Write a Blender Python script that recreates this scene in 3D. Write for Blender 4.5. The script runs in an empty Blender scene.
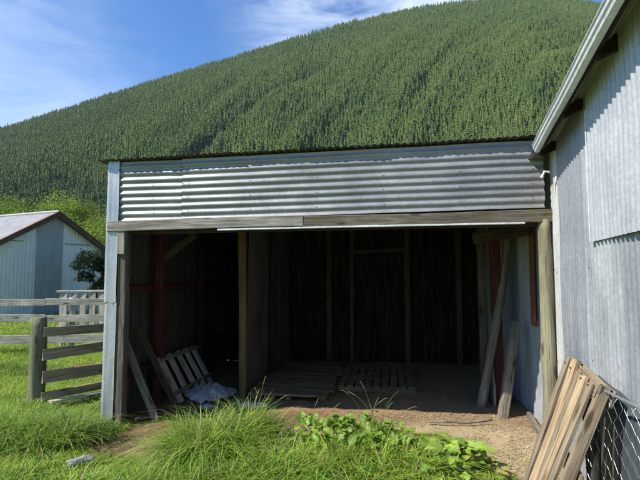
import bpy, math, random
import numpy as np
from mathutils import Vector, Matrix, noise as mnoise
R_ = math.radians
random.seed(7); rng = np.random.default_rng(11)
scn = bpy.context.scene
COL = scn.collection

# ------------------------------------------------------------------ camera, world, sun, exposure
F = 483.0; EYE = 1.6; PITCH = math.atan(35/483)
cam_d = bpy.data.cameras.new('camera'); cam = bpy.data.objects.new('camera', cam_d); COL.objects.link(cam)
cam.location = (0, 0, EYE); cam.rotation_euler = (math.pi/2+PITCH, 0, 0)
cam_d.sensor_width = 36; cam_d.lens = 36*F/640; cam_d.clip_end = 15000; cam_d.clip_start = .05
scn.camera = cam
scn.view_settings.view_transform = 'Standard'; scn.view_settings.look = 'None'
scn.view_settings.gamma = 1; scn.view_settings.use_curve_mapping = False
scn.view_settings.exposure = 0.70

SUN = Vector((-.88, -.34, 1.0)).normalized()          # towards the sun
w = bpy.data.worlds.new('World'); scn.world = w; w.use_nodes = True
nt = w.node_tree; nt.nodes.clear()
def N(t, ty, **k):
    n = t.nodes.new(ty)
    for a, v in k.items():
        if a.startswith('i_'):
            n.inputs[a[2:].replace('_', ' ')].default_value = v
        else: setattr(n, a, v)
    return n
wo = N(nt, 'ShaderNodeOutputWorld'); bg = N(nt, 'ShaderNodeBackground'); bg.inputs[1].default_value = .10
sky = N(nt, 'ShaderNodeTexSky', sky_type='NISHITA', sun_disc=False)
sky.sun_elevation = math.asin(SUN.z); sky.sun_rotation = math.atan2(SUN.x, SUN.y)
sky.altitude = 100; sky.air_density = 1.25; sky.dust_density = .25; sky.ozone_density = 3.0
tc = N(nt, 'ShaderNodeTexCoord')
mp = N(nt, 'ShaderNodeMapping'); mp.inputs['Scale'].default_value = (2.0, 2.0, 7.0); mp.inputs['Rotation'].default_value = (.25, .45, .2); mp.inputs['Location'].default_value = (.35, .1, .6)
n1 = N(nt, 'ShaderNodeTexNoise'); n1.inputs['Scale'].default_value = 2.2; n1.inputs['Detail'].default_value = 10; n1.inputs['Roughness'].default_value = .62; n1.inputs['Distortion'].default_value = .8
cr = N(nt, 'ShaderNodeValToRGB'); cr.color_ramp.elements[0].position = .36; cr.color_ramp.elements[1].position = .74
L = nt.links.new
L(tc.outputs['Generated'], mp.inputs[0]); L(mp.outputs[0], n1.inputs[0]); L(n1.outputs[0], cr.inputs[0])
def bank(d, lo, hi, amt):
    """a bank of thin cloud in one part of the sky"""
    dp = N(nt, 'ShaderNodeVectorMath', operation='DOT_PRODUCT'); dp.inputs[1].default_value = Vector(d).normalized(); L(tc.outputs['Generated'], dp.inputs[0])
    mr = N(nt, 'ShaderNodeMapRange', interpolation_type='SMOOTHSTEP'); mr.inputs[1].default_value = lo; mr.inputs[2].default_value = hi; mr.inputs[4].default_value = amt
    L(dp.outputs['Value'], mr.inputs[0]); return mr.outputs[0]
def wm(op, a_, b_):
    n = N(nt, 'ShaderNodeMath', operation=op, use_clamp=True)
    for q, v in enumerate((a_, b_)):
        if isinstance(v, float): n.inputs[q].default_value = v
        else: L(v, n.inputs[q])
    return n.outputs[0]
wisp = wm('MULTIPLY', cr.outputs[0], wm('ADD', bank((.16, 1, .60), .935, 1.0, 1.0), bank((-.9, .9, .30), .86, 1.0, .30)))
veil = bank((-.78, 1, .20), .92, 1.0, .24)
fac = wm('ADD', wisp, veil)
tint = N(nt, 'ShaderNodeMixRGB', blend_type='MULTIPLY'); tint.inputs[0].default_value = 1; tint.inputs[2].default_value = (.43, .75, 1.12, 1)
mx = N(nt, 'ShaderNodeMixRGB'); mx.inputs[2].default_value = (7.0, 7.8, 9.0, 1)
L(sky.outputs[0], tint.inputs[1]); L(tint.outputs[0], mx.inputs[1]); L(fac, mx.inputs[0]); L(mx.outputs[0], bg.inputs[0]); L(bg.outputs[0], wo.inputs[0])

sd = bpy.data.lights.new('sun', 'SUN'); sd.energy = 4.8; sd.angle = R_(.53); sd.color = (1, .955, .88)
so = bpy.data.objects.new('sun', sd); COL.objects.link(so)
so.rotation_euler = (-SUN).to_track_quat('-Z', 'Y').to_euler(); so.location = (-20, -5, 25)

# ------------------------------------------------------------------ object helpers
MW = {}
def link(o, parent=None, M=None):
    COL.objects.link(o)
    M = M or Matrix()
    MW[o.name] = M
    if parent:
        o.parent = parent; o.matrix_local = MW[parent.name].inverted() @ M
    else: o.matrix_world = M
    return o
def tag(o, label=None, cat=None, group=None, kind=None):
    if label: o['label'] = label
    if cat: o['category'] = cat
    if group: o['group'] = group
    if kind: o['kind'] = kind
    return o
def empty(name, loc, rz=0):
    o = bpy.data.objects.new(name, None); o.empty_display_size = .2
    return link(o, None, Matrix.Translation(loc) @ Matrix.Rotation(rz, 4, 'Z'))
def mesh_obj(name, V, Fc, mat, parent=None, M=None, smooth=False, col=None):
    me = bpy.data.meshes.new(name); me.from_pydata([tuple(v) for v in V], [], Fc)
    me.materials.append(mat)
    if smooth: me.shade_smooth()
    if col is not None:
        a = me.color_attributes.new('Col', 'FLOAT_COLOR', 'POINT'); a.data.foreach_set('color', np.asarray(col, np.float32).ravel())
    return link(bpy.data.objects.new(name, me), parent, M)
def np_mesh(name, V, counts, idx, mat, col=None, smooth=False):
    """fast mesh from numpy: V (n,3); counts per face; idx flat loop indices"""
    me = bpy.data.meshes.new(name)
    me.vertices.add(len(V)); me.vertices.foreach_set('co', np.ascontiguousarray(V, np.float32).ravel())
    me.loops.add(len(idx)); me.loops.foreach_set('vertex_index', np.ascontiguousarray(idx, np.int32))
    me.polygons.add(len(counts))
    st = np.zeros(len(counts), np.int32); st[1:] = np.cumsum(counts)[:-1]
    me.polygons.foreach_set('loop_start', st); me.polygons.foreach_set('loop_total', np.asarray(counts, np.int32))
    me.update(calc_edges=True)
    if col is not None:
        a = me.color_attributes.new('Col', 'FLOAT_COLOR', 'POINT'); a.data.foreach_set('color', np.ascontiguousarray(col, np.float32).ravel())
    me.polygons.foreach_set('use_smooth', np.full(len(counts), smooth))
    me.materials.append(mat)
    return me
def frame(p, x, z):
    x = Vector(x).normalized(); z = Vector(z); y = z.cross(x).normalized(); z = x.cross(y)
    M = Matrix((x, y, z)).transposed().to_4x4(); M.translation = p
    return M
class Bag:
    """collects verts and faces"""
    def __init__(s): s.V = []; s.F = []
    def add(s, V, Fc):
        o = len(s.V); s.V += [tuple(v) for v in V]; s.F += [tuple(i+o for i in f) for f in Fc]
    def box(s, x0, x1, y0, y1, z0, z1):
        s.add([(x0,y0,z0),(x1,y0,z0),(x1,y1,z0),(x0,y1,z0),(x0,y0,z1),(x1,y0,z1),(x1,y1,z1),(x0,y1,z1)],
              [(0,3,2,1),(4,5,6,7),(0,1,5,4),(1,2,6,5),(2,3,7,6),(3,0,4,7)])
    def tube(s, pts, r, n=6, r1=None, cap=True):
        pts = [Vector(p) for p in pts]; V = []; Fc = []
        up = Vector((0, 0, 1))
        for i, p in enumerate(pts):
            t = (pts[min(i+1, len(pts)-1)] - pts[max(i-1, 0)]).normalized()
            a = t.cross(up); a = a.normalized() if a.length > .05 else t.cross(Vector((1, 0, 0))).normalized(); b = t.cross(a)
            rr = r if r1 is None else r+(r1-r)*i/(len(pts)-1)
            for k in range(n):
                th = 2*math.pi*k/n; V.append(p+rr*(a*math.cos(th)+b*math.sin(th)))
        for i in range(len(pts)-1):
            for k in range(n):
                Fc.append((i*n+k, i*n+(k+1) % n, (i+1)*n+(k+1) % n, (i+1)*n+k))
        if cap: Fc += [tuple(range(n))[::-1], tuple((len(pts)-1)*n+k for k in range(n))]
        s.add(V, Fc)
    def build(s, name, mat, parent=None, M=None, smooth=False): return mesh_obj(name, s.V, s.F, mat, parent, M, smooth)

def timber(name, p0, p1, w, h, mat, parent=None, up=(0, 0, 1), rough=.006, warp=.0, seed=None):
    """a sawn board from p0 to p1: w across, h along 'up'; chipped edges, slight bow"""
    p0 = Vector(p0); p1 = Vector(p1); Lh = (p1-p0).length; n = max(2, int(Lh/.12))
    rs = random.Random(seed if seed is not None else random.random())
    c = min(w, h)*.12; ph = rs.random()*50
    sec = [(-w/2+c, -h/2), (w/2-c, -h/2), (w/2, -h/2+c), (w/2, h/2-c), (w/2-c, h/2), (-w/2+c, h/2), (-w/2, h/2-c), (-w/2, -h/2+c)]
    V = []; Fc = []
    for i in range(n+1):
        t = i/n; bow = warp*math.sin(math.pi*t)
        wob = (mnoise.noise((ph, t*Lh*1.2, 0))*.5)*rough*2
        for j, (a, b) in enumerate(sec):
            q = rough*mnoise.noise((ph+j*3.1, t*Lh*7, 1.7)); ex = 0
            if i in (0, n): ex = rs.uniform(-1, 1)*rough*1.2
            V.append((t*Lh+ex, a+q+wob, b+q*.8+bow))
    m = 8
    for i in range(n):
        for k in range(m): Fc.append((i*m+k, (i+1)*m+k, (i+1)*m+(k+1) % m, i*m+(k+1) % m))
    Fc += [tuple(range(m)), tuple(n*m+k for k in range(m))[::-1]]
    x = (p1-p0).normalized(); up = Vector(up)
    if abs(x.dot(up.normalized())) > .95: up = Vector((0, 1, 0))
    return mesh_obj(name, V, Fc, mat, parent, frame(p0, x, up))
def log(name, p0, p1, r0, r1, mat, parent=None, n=16, bend=.0, knob=.012):
    p0 = Vector(p0); p1 = Vector(p1); Lh = (p1-p0).length; m = max(4, int(Lh/.1)); V = []; Fc = []; ph = random.random()*50
    for i in range(m+1):
        t = i/m; r = r0+(r1-r0)*t
        cy = bend*math.sin(math.pi*t); cz = .5*bend*math.sin(2*math.pi*t)
        for k in range(n):
            a = 2*math.pi*k/n
            q = r*(1+knob/r0*mnoise.noise((ph+math.cos(a)*1.3, math.sin(a)*1.3, t*Lh*3)))
            V.append((t*Lh, cy+q*math.cos(a), cz+q*math.sin(a)))
    for i in range(m):
        for k in range(n): Fc.append((i*n+k, (i+1)*n+k, (i+1)*n+(k+1) % n, i*n+(k+1) % n))
    V.append((-.004, 0, 0)); V.append((Lh+.006, bend*0, 0)); a0 = len(V)-2
    for k in range(n):
        Fc.append((a0, k, (k+1) % n)); Fc.append((a0+1, m*n+(k+1) % n, m*n+k))
    x = (p1-p0).normalized(); up = Vector((0, 1, 0)) if abs(x.z) > .9 else Vector((0, 0, 1))
    return mesh_obj(name, V, Fc, mat, parent, frame(p0, x, up), smooth=True)
def sheet(name, p0, U, Vd, wd, ln, mat, parent=None, pitch=.076, amp=.0085, ph=0., dent=.006, ragged=.0, top=None, seg=8, clip=None, nv=None):
    """corrugated iron: wd across the corrugations (along U), ln along them (along Vd)"""
    nu = max(4, int(round(wd/pitch*seg))); nv = nv or max(2, int(ln/.15)); sd_ = random.random()*60
    u = np.linspace(0, wd, nu+1); V = []; Fc = []
    for j in range(nv+1):
        for i in range(nu+1):
            x = u[i]; l = ln if top is None else top(x)
            z = l*j/nv
            if clip: z = min(max(z, 0), clip(x))
            yy = amp*math.cos(2*math.pi*x/pitch+ph)+dent*mnoise.noise((sd_+x*1.7, z*1.7, 0))*1.5
            if j in (0, nv) and ragged: z += ragged*mnoise.noise((x*9+sd_, j, 3))
            V.append((x, yy, z))
    m = nu+1
    for j in range(nv):
        for i in range(nu): Fc.append((j*m+i, j*m+i+1, (j+1)*m+i+1, (j+1)*m+i))
    U = Vector(U).normalized(); Vd = Vector(Vd).normalized(); Nn = Vd.cross(U).normalized(); Vd = U.cross(Nn)
    M = Matrix((U, Nn, Vd)).transposed().to_4x4(); M.translation = p0
    return mesh_obj(name, V, Fc, mat, parent, M, smooth=True)

# ------------------------------------------------------------------ materials
def base_mat(name):
    m = bpy.data.materials.new(name); m.use_nodes = True; t = m.node_tree
    return m, t, t.nodes['Principled BSDF'], t.nodes['Material Output']
def ramp(t, stops, inter='LINEAR'):
    r = t.nodes.new('ShaderNodeValToRGB'); e = r.color_ramp.elements; r.color_ramp.interpolation = inter
    while len(e) < len(stops): e.new(.5)
    for k, (p, c) in enumerate(stops): e[k].position = p; e[k].color = (*c, 1) if len(c) == 3 else c
    return r
def coords(t, scale=(1, 1, 1), kind='Object', rand=True):
    c = t.nodes.new('ShaderNodeTexCoord'); m = t.nodes.new('ShaderNodeMapping'); m.inputs['Scale'].default_value = scale
    t.links.new(c.outputs[kind], m.inputs[0])
    if rand:
        oi = t.nodes.new('ShaderNodeObjectInfo'); mm = N(t, 'ShaderNodeMath', operation='MULTIPLY'); mm.inputs[1].default_value = 37.0
        t.links.new(oi.outputs['Random'], mm.inputs[0]); t.links.new(mm.outputs[0], m.inputs['Location'])
    return m.outputs[0]
def tex(t, vec, scale, detail=6, rough=.6, dist=0., out=0):
    n = t.nodes.new('ShaderNodeTexNoise'); n.inputs['Scale'].default_value = scale; n.inputs['Detail'].default_value = detail
    n.inputs['Roughness'].default_value = rough; n.inputs['Distortion'].default_value = dist
    t.links.new(vec, n.inputs['Vector']); return n.outputs[out]
def mixc(t, fac, a, b, mode='MIX'):
    m = t.nodes.new('ShaderNodeMixRGB'); m.blend_type = mode
    for i, v in ((0, fac), (1, a), (2, b)):
        if isinstance(v, (int, float)): m.inputs[i].default_value = v
        elif isinstance(v, tuple): m.inputs[i].default_value = (*v, 1)
        else: t.links.new(v, m.inputs[i])
    return m.outputs[0]
def math_(t, op, a, b=None, clamp=False):
    m = t.nodes.new('ShaderNodeMath'); m.operation = op; m.use_clamp = clamp
    for i, v in ((0, a), (1, b)):
        if v is None: continue
        if isinstance(v, (int, float)): m.inputs[i].default_value = v
        else: t.links.new(v, m.inputs[i])
    return m.outputs[0]
def bump(t, bs, h, strength, dist):
    b = t.nodes.new('ShaderNodeBump'); b.inputs['Strength'].default_value = strength; b.inputs['Distance'].default_value = dist
    t.links.new(h, b.inputs['Height']); t.links.new(b.outputs[0], bs.inputs['Normal'])

def wood(name, dark, light, moss=None, moss_amt=.0, grain=1.0, rough=.85):
    m, t, bs, _ = base_mat(name)
    v = coords(t, (.9*grain, 26, 26)); v2 = coords(t, (1, 3, 3)); v3 = coords(t, (1.5, 60, 60))
    g = tex(t, v, 1.6, 8, .65, .6); s = tex(t, v3, 1.5, 4, .7, .3); b = tex(t, v2, 2.2, 5, .6)
    mid = tuple((a+c)/2 for a, c in zip(dark, light))
    r = ramp(t, [(.30, dark), (.52, mid), (.72, light)]); t.links.new(g, r.inputs[0])
    sr = ramp(t, [(.36, (.35, .33, .3)), (.47, (1, 1, 1))]); t.links.new(s, sr.inputs[0])
    c = mixc(t, .85, r.outputs[0], sr.outputs[0], 'MULTIPLY')
    br = ramp(t, [(.3, (.62, .6, .57)), (.7, (1.12, 1.1, 1.08))]); t.links.new(b, br.inputs[0])
    c = mixc(t, 1., c, br.outputs[0], 'MULTIPLY')
    kv = t.nodes.new('ShaderNodeTexVoronoi'); kv.inputs['Scale'].default_value = 1; t.links.new(coords(t, (2.6, 9, 9)), kv.inputs['Vector'])
    kr = ramp(t, [(.09, (.30, .24, .18)), (.15, (.6, .55, .5)), (.20, (1, 1, 1))]); t.links.new(kv.outputs['Distance'], kr.inputs[0])
    c = mixc(t, .9, c, kr.outputs[0], 'MULTIPLY')
    if moss:
        mr = ramp(t, [(.58-moss_amt, (0, 0, 0)), (.72-moss_amt, (1, 1, 1))]); t.links.new(tex(t, coords(t, (1, 2, 2)), 5, 8, .7), mr.inputs[0])
        c = mixc(t, math_(t, 'MULTIPLY', mr.outputs[0], .75), c, moss)
    t.links.new(c, bs.inputs['Base Color']); bs.inputs['Roughness'].default_value = rough; bs.inputs['Specular IOR Level'].default_value = .25
    h = math_(t, 'ADD', math_(t, 'MULTIPLY', g, .7), math_(t, 'MULTIPLY', s, .6))
    bump(t, bs, h, .7, .004)
    return m
def galv(name, c0, c1, metal=.45, rough=.42, rust=.0, dirt=.25, axis='z', rust_col=(.16, .06, .03), spangle=.5):
    """weathered zinc: spangle cells, streaks down the sheet, dirt and rust blooms"""
    m, t, bs, _ = base_mat(name)
    st = {'z': (14, 14, .7), 'x': (.7, 14, 14)}[axis]
    a = tex(t, coords(t, (1, 1, 1)), 2.1, 7, .62, .4); s = tex(t, coords(t, st), 1.3, 6, .6, .3)
    vo = t.nodes.new('ShaderNodeTexVoronoi'); vo.inputs['Scale'].default_value = 55; t.links.new(coords(t, (1, 1, 1)), vo.inputs['Vector'])
    f = tex(t, coords(t, (1, 1, 1)), 38, 5, .7)
    r = ramp(t, [(.33, c0), (.68, c1)]); t.links.new(math_(t, 'ADD', math_(t, 'MULTIPLY', a, .5), math_(t, 'MULTIPLY', s, .5)), r.inputs[0])
    sp = math_(t, 'ADD', math_(t, 'MULTIPLY', math_(t, 'ADD', vo.outputs['Color'], 0), .22*spangle), 1-.13*spangle)
    c = mixc(t, 1., r.outputs[0], sp, 'MULTIPLY')
    fr = ramp(t, [(.35, (.78, .78, .76)), (.6, (1.06, 1.06, 1.06))]); t.links.new(f, fr.inputs[0])
    c = mixc(t, .8, c, fr.outputs[0], 'MULTIPLY')
    dr = ramp(t, [(.48, (0, 0, 0)), (.75, (1, 1, 1))]); t.links.new(tex(t, coords(t, st), 2.3, 8, .72, .6), dr.inputs[0])
    c = mixc(t, math_(t, 'MULTIPLY', dr.outputs[0], dirt), c, (.17, .16, .13))
    bs.inputs['Metallic'].default_value = metal; bs.inputs['Specular IOR Level'].default_value = .12 if name.startswith(('inner', 'partition')) else .5
    if rust > 0:
        rr = ramp(t, [(.66-rust*.35, (0, 0, 0)), (.76-rust*.3, (1, 1, 1))]); t.links.new(tex(t, coords(t, (1.6, 1.6, 1.0)), 3.2, 10, .72, .5), rr.inputs[0])
        rc = ramp(t, [(.3, tuple(x*.5 for x in rust_col)), (.7, tuple(min(1, x*1.6) for x in rust_col))]); t.links.new(f, rc.inputs[0])
        c = mixc(t, rr.outputs[0], c, rc.outputs[0])
        t.links.new(math_(t, 'MULTIPLY', math_(t, 'SUBTRACT', 1., rr.outputs[0]), metal), bs.inputs['Metallic'])
    t.links.new(c, bs.inputs['Base Color'])
    rg = ramp(t, [(.3, (rough-.09,)*3), (.7, (rough+.16,)*3)]); t.links.new(a, rg.inputs[0]); t.links.new(rg.outputs[0], bs.inputs['Roughness'])
    bump(t, bs, math_(t, 'ADD', math_(t, 'MULTIPLY', f, .3), a), .35, .006)
    return m
def leafy(name, tint=(1, 1, 1), trans=.35, rough=.6, noise_sc=None, spec=.3):
    """foliage whose colour, with any painted shade, is stored per leaf in 'Col'"""
    m, t, bs, out = base_mat(name)
    at = t.nodes.new('ShaderNodeVertexColor'); at.layer_name = 'Col'
    c = mixc(t, 1., at.outputs[0], tint, 'MULTIPLY')
    if noise_sc:
        r = ramp(t, [(.3, (.7, .72, .7)), (.7, (1.2, 1.15, 1.1))]); t.links.new(tex(t, coords(t, kind='Object', rand=False), noise_sc, 5, .6), r.inputs[0])
        c = mixc(t, 1., c, r.outputs[0], 'MULTIPLY')
    t.links.new(c, bs.inputs['Base Color']); bs.inputs['Roughness'].default_value = rough; bs.inputs['Specular IOR Level'].default_value = spec
    if trans > 0:
        tr = t.nodes.new('ShaderNodeBsdfTranslucent'); t.links.new(mixc(t, 1., c, (1.15, 1.25, .6), 'MULTIPLY'), tr.inputs[0])
        ms = t.nodes.new('ShaderNodeMixShader'); ms.inputs[0].default_value = trans
        t.links.new(bs.outputs[0], ms.inputs[1]); t.links.new(tr.outputs[0], ms.inputs[2]); t.links.new(ms.outputs[0], out.inputs[0])
    return m
def plain(name, c0, c1, sc=6, rough=.8, metal=0, bmp=.3, bd=.01):
    m, t, bs, _ = base_mat(name); n = tex(t, coords(t), sc, 7, .65, .3)
    r = ramp(t, [(.3, c0), (.7, c1)]); t.links.new(n, r.inputs[0]); t.links.new(r.outputs[0], bs.inputs['Base Color'])
    bs.inputs['Roughness'].default_value = rough; bs.inputs['Metallic'].default_value = metal
    if bmp: bump(t, bs, n, bmp, bd)
    return m

M_HEAD = wood('weathered_header', (.14, .125, .10), (.48, .45, .39), (.17, .17, .05), .02)
M_HEADR = wood('mossy_header', (.06, .05, .038), (.24, .21, .16), (.13, .13, .035), .05)
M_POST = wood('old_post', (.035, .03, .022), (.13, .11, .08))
M_CPOST = wood('corner_post_wood', (.06, .052, .04), (.21, .185, .145))
M_POSTY = wood('yellow_post', (.12, .08, .032), (.22, .15, .062))
M_POLE = wood('treated_pole', (.17, .16, .10), (.36, .33, .22), (.20, .22, .09), .04)
M_GREY = wood('grey_board', (.12, .10, .075), (.34, .30, .235))
M_RAIL = wood('fence_rail', (.22, .18, .12), (.50, .42, .30), (.12, .13, .06), -.02)
M_WHITE = wood('bleached_rail', (.34, .31, .25), (.72, .67, .57))
M_FPOST = wood('fence_post', (.09, .10, .06), (.26, .26, .17), (.14, .17, .07), .08)
M_PALLET = wood('pallet_slat', (.29, .19, .10), (.60, .46, .29))
M_PALLET2 = wood('pallet_slat_grey', (.17, .13, .085), (.38, .31, .22))
M_DIM = wood('dim_timber', (.05, .038, .024), (.15, .115, .075))
M_FLOORB = wood('floor_timber', (.15, .10, .055), (.36, .26, .155))
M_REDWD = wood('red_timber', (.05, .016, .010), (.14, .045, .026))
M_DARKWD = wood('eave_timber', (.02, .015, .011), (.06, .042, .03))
M_SHEETF = galv('front_sheet', (.20, .20, .198), (.37, .37, .365), metal=.3, rough=.40, dirt=.35, axis='x')
M_WALL = galv('wall_sheet', (.27, .285, .30), (.46, .475, .49), metal=.18, rough=.5, dirt=.38, rust=.10, rust_col=(.20, .13, .09))
M_WALLP = galv('wall_sheet_pale', (.44, .435, .42), (.60, .60, .58), metal=.12, rough=.5, dirt=.25, rust=.30, rust_col=(.32, .20, .12), spangle=.2)
M_FLASH = galv('corner_flashing', (.38, .39, .40), (.56, .57, .58), metal=.45, rough=.36, dirt=.3)
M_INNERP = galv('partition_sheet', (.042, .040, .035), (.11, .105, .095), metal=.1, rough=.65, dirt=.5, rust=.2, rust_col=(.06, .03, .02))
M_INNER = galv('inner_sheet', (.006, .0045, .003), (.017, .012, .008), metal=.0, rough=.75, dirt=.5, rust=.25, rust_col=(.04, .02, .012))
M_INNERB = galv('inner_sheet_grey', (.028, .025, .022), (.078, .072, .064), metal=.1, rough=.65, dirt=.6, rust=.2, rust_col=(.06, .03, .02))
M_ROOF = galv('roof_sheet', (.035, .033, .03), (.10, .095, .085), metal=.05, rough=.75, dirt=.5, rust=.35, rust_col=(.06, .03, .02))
M_RUST = galv('rusty_strip', (.30, .30, .30), (.45, .45, .45), metal=.1, rough=.7, rust=1.2, rust_col=(.22, .075, .035))
M_BARN = galv('barn_sheet', (.66, .62, .56), (.88, .84, .77), metal=.0, rough=.5, dirt=.45)
M_BARND = galv('barn_sheet_dark', (.30, .30, .29), (.44, .44, .425), metal=.2, rough=.5, dirt=.35)
M_BARNR = galv('barn_roof', (.30, .30, .295), (.44, .43, .42), metal=.1, rough=.5, rust=.3, rust_col=(.22, .12, .07), dirt=.1)
M_BARGE = plain('rusty_barge', (.04, .03, .024), (.13, .08, .055), 5, .85)
M_GUTTER = galv('gutter_zinc', (.62, .63, .63), (.82, .83, .82), metal=.12, rough=.30, dirt=.3, spangle=.4)
M_SOFF = galv('eave_underside', (.20, .20, .19), (.36, .36, .34), metal=.2, rough=.6, dirt=.4)
M_RUBBER = plain('black_sheet', (.035, .043, .048), (.075, .085, .092), 5, .6, 0, .2)
M_WIRE = plain('wire', (.25, .26, .26), (.48, .49, .49), 30, .45, .7, 0)
M_NAIL = plain('nail', (.10, .08, .065), (.20, .16, .13), 30, .6, .5, 0)
M_STONE = plain('stone', (.16, .15, .13), (.36, .34, .30), 9, .9, 0, .8, .02)
M_BARK = plain('bark', (.035, .027, .02), (.10, .08, .06), 8, .95, 0, .8, .03)
M_GRASS = leafy('grass_blade', trans=.45, rough=.5)
M_LEAF = leafy('weed_leaf', trans=.30, rough=.5, noise_sc=14)
M_PINE = leafy('pine_needles', trans=.12, rough=.75, spec=.15)
M_BUSH = leafy('willow_leaves', trans=.35, rough=.6)
M_STRAW = leafy('straw_bits', trans=.1, rough=.7)
def plastic():
    m, t, bs, out = base_mat('plastic_film'); n = tex(t, coords(t), 4, 7, .65)
    r = ramp(t, [(.3, (.32, .33, .33)), (.7, (.55, .56, .56))]); t.links.new(n, r.inputs[0]); t.links.new(r.outputs[0], bs.inputs['Base Color'])
    bs.inputs['Roughness'].default_value = .35
    tr = t.nodes.new('ShaderNodeBsdfTranslucent'); tr.inputs[0].default_value = (.6, .62, .62, 1)
    ms = t.nodes.new('ShaderNodeMixShader'); ms.inputs[0].default_value = .3
    t.links.new(bs.outputs[0], ms.inputs[1]); t.links.new(tr.outputs[0], ms.inputs[2]); t.links.new(ms.outputs[0], out.inputs[0])
    return m
M_PLASTIC = plastic()

# ------------------------------------------------------------------ frames of reference
# shed frame: origin at its front left corner, x along the front, y into the shed
SO = Vector((-2.37, 5.40, 0)); SA = -R_(8.58); SEX = Vector((math.cos(SA), math.sin(SA), 0)); SEY = Vector((-math.sin(SA), math.cos(SA), 0))
def S(x, y, z): return SO+SEX*x+SEY*y+Vector((0, 0, z))
# right-hand building frame: origin where its wall meets the shed front, t along the wall (away), o out of the wall
RO = Vector((2.27, 4.70, 0)); RT = Vector((.2588, 1, 0)).normalized(); RN = Vector((-RT.y, RT.x, 0))
def RW(t, o, z): return RO+RT*t+RN*o+Vector((0, 0, z))
RA = math.atan2(RT.y, RT.x)-math.pi/2
def ray(px, py, Y):
    a = (px-320)/F; b = (240-py)/F; c, s = math.cos(PITCH), math.sin(PITCH)
    d = Vector((a, c-b*s, s+b*c)); return Vector((0, 0, EYE))+d*(Y/d.y)

# ------------------------------------------------------------------ ground
def sstep(a, b, x): t = np.clip((x-a)/(b-a), 0, 1); return t*t*(3-2*t)
def blob(x, y, cx, cy, rx, ry): return np.exp(-(((x-cx)/rx)**2+((y-cy)/ry)**2)**1.5)
def vnoise(x, y, s, seed=0.):
    """cheap smooth value noise on numpy arrays"""
    x = x*s+seed*17.3; y = y*s+seed*5.1; xi = np.floor(x); yi = np.floor(y); fx = x-xi; fy = y-yi
    fx = fx*fx*(3-2*fx); fy = fy*fy*(3-2*fy)
    h = lambda a, b: (np.sin(a*127.1+b*311.7+seed)*43758.5453) % 1.0
    return (h(xi, yi)*(1-fx)+h(xi+1, yi)*fx)*(1-fy)+(h(xi, yi+1)*(1-fx)+h(xi+1, yi+1)*fx)*fy
def fbm(x, y, s, seed=0.): return (vnoise(x, y, s, seed)+.5*vnoise(x, y, s*2.1, seed+1)+.25*vnoise(x, y, s*4.3, seed+2))/1.75
def shed_xy(x, y):
    rx = x-SO.x; ry = y-SO.y
    return rx*SEX.x+ry*SEX.y, rx*SEY.x+ry*SEY.y
def gz(x, y):
    x = np.asarray(x, float); y = np.asarray(y, float)
    near = 1-sstep(9, 16, np.hypot(x, y-4))
    z = -.025+.012*np.clip(x, -4, 3)*near
    z = z+near*(.05*(fbm(x, y, 1.1, 3)-.5)+.018*(fbm(x, y, 6, 5)-.5))
    z = z+.10*blob(x, y, -2.65, 4.45, .75, .55)+.05*blob(x, y, -.75, 4.1, .8, .6)+.05*blob(x, y, .4, 4.1, .9, .5)
    sx, sy = shed_xy(x, y); inside = sstep(-.1, .25, sy)*sstep(-.1, .1, sx)*(1-sstep(4.7, 5.2, sx))*(1-sstep(4, 4.3, sy))
    z = z+inside*.035*fbm(x, y, 7, 9)
    z = z+.03*(1-near)*(fbm(x, y, .25, 6)-.5)*4*sstep(16, 40, np.hypot(x, y))
    return z
def dirt(x, y):
    """1 = bare trodden earth, 0 = turf"""
    sx, sy = shed_xy(x, y)
    inside = sstep(-.35, -.05, sy)*sstep(-.02, .1, sx)*(1-sstep(4.8, 5.0, sx))
    d = np.maximum(inside, 2.2*blob(x, y, -1.70, 4.93, .66, .42))
    d = np.maximum(d, 1.25*blob(x, y, 1.62, 4.35, .52, .85)); d = np.maximum(d, 1.1*blob(x, y, .1, 4.95, 1.5, .28))
    d = np.maximum(d, .9*blob(x, y, -4.6, 8.7, 1.1, .45)); d = np.maximum(d, .8*blob(x, y, 1.9, 2.6, .4, 1.0))
    return np.clip(d*1.25+(fbm(x, y, 3.2, 8)-.5)*.7-.12, 0, 1)
def axis(lo, hi, fine, far, grow=1.13):
    a = list(np.arange(lo, hi+1e-6, fine)); s = fine
    while a[-1] < far: s *= grow; a.append(a[-1]+s)
    s = fine
    while a[0] > -far: s *= grow; a.insert(0, a[0]-s)
    return np.array(a)
gx = axis(-5, 4.5, .07, 2600); gy = axis(2.2, 10.5, .07, 2600)
X, Y = np.meshgrid(gx, gy); Zg = gz(X, Y); nx, ny = len(gx), len(gy)
Vg = np.stack([X.ravel(), Y.ravel(), Zg.ravel()], 1)
i, j = np.meshgrid(np.arange(nx-1), np.arange(ny-1)); a = (j*nx+i).ravel()
idx = np.stack([a, a+1, a+nx+1, a+nx], 1).ravel()
dcol = dirt(X, Y).ravel(); sxx, syy = shed_xy(X, Y)
indoor = (sstep(.3, 1.0, syy)*sstep(0, .1, sxx)*(1-sstep(4.9, 5.1, sxx))*(1-sstep(4, 4.2, syy))).ravel()
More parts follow.
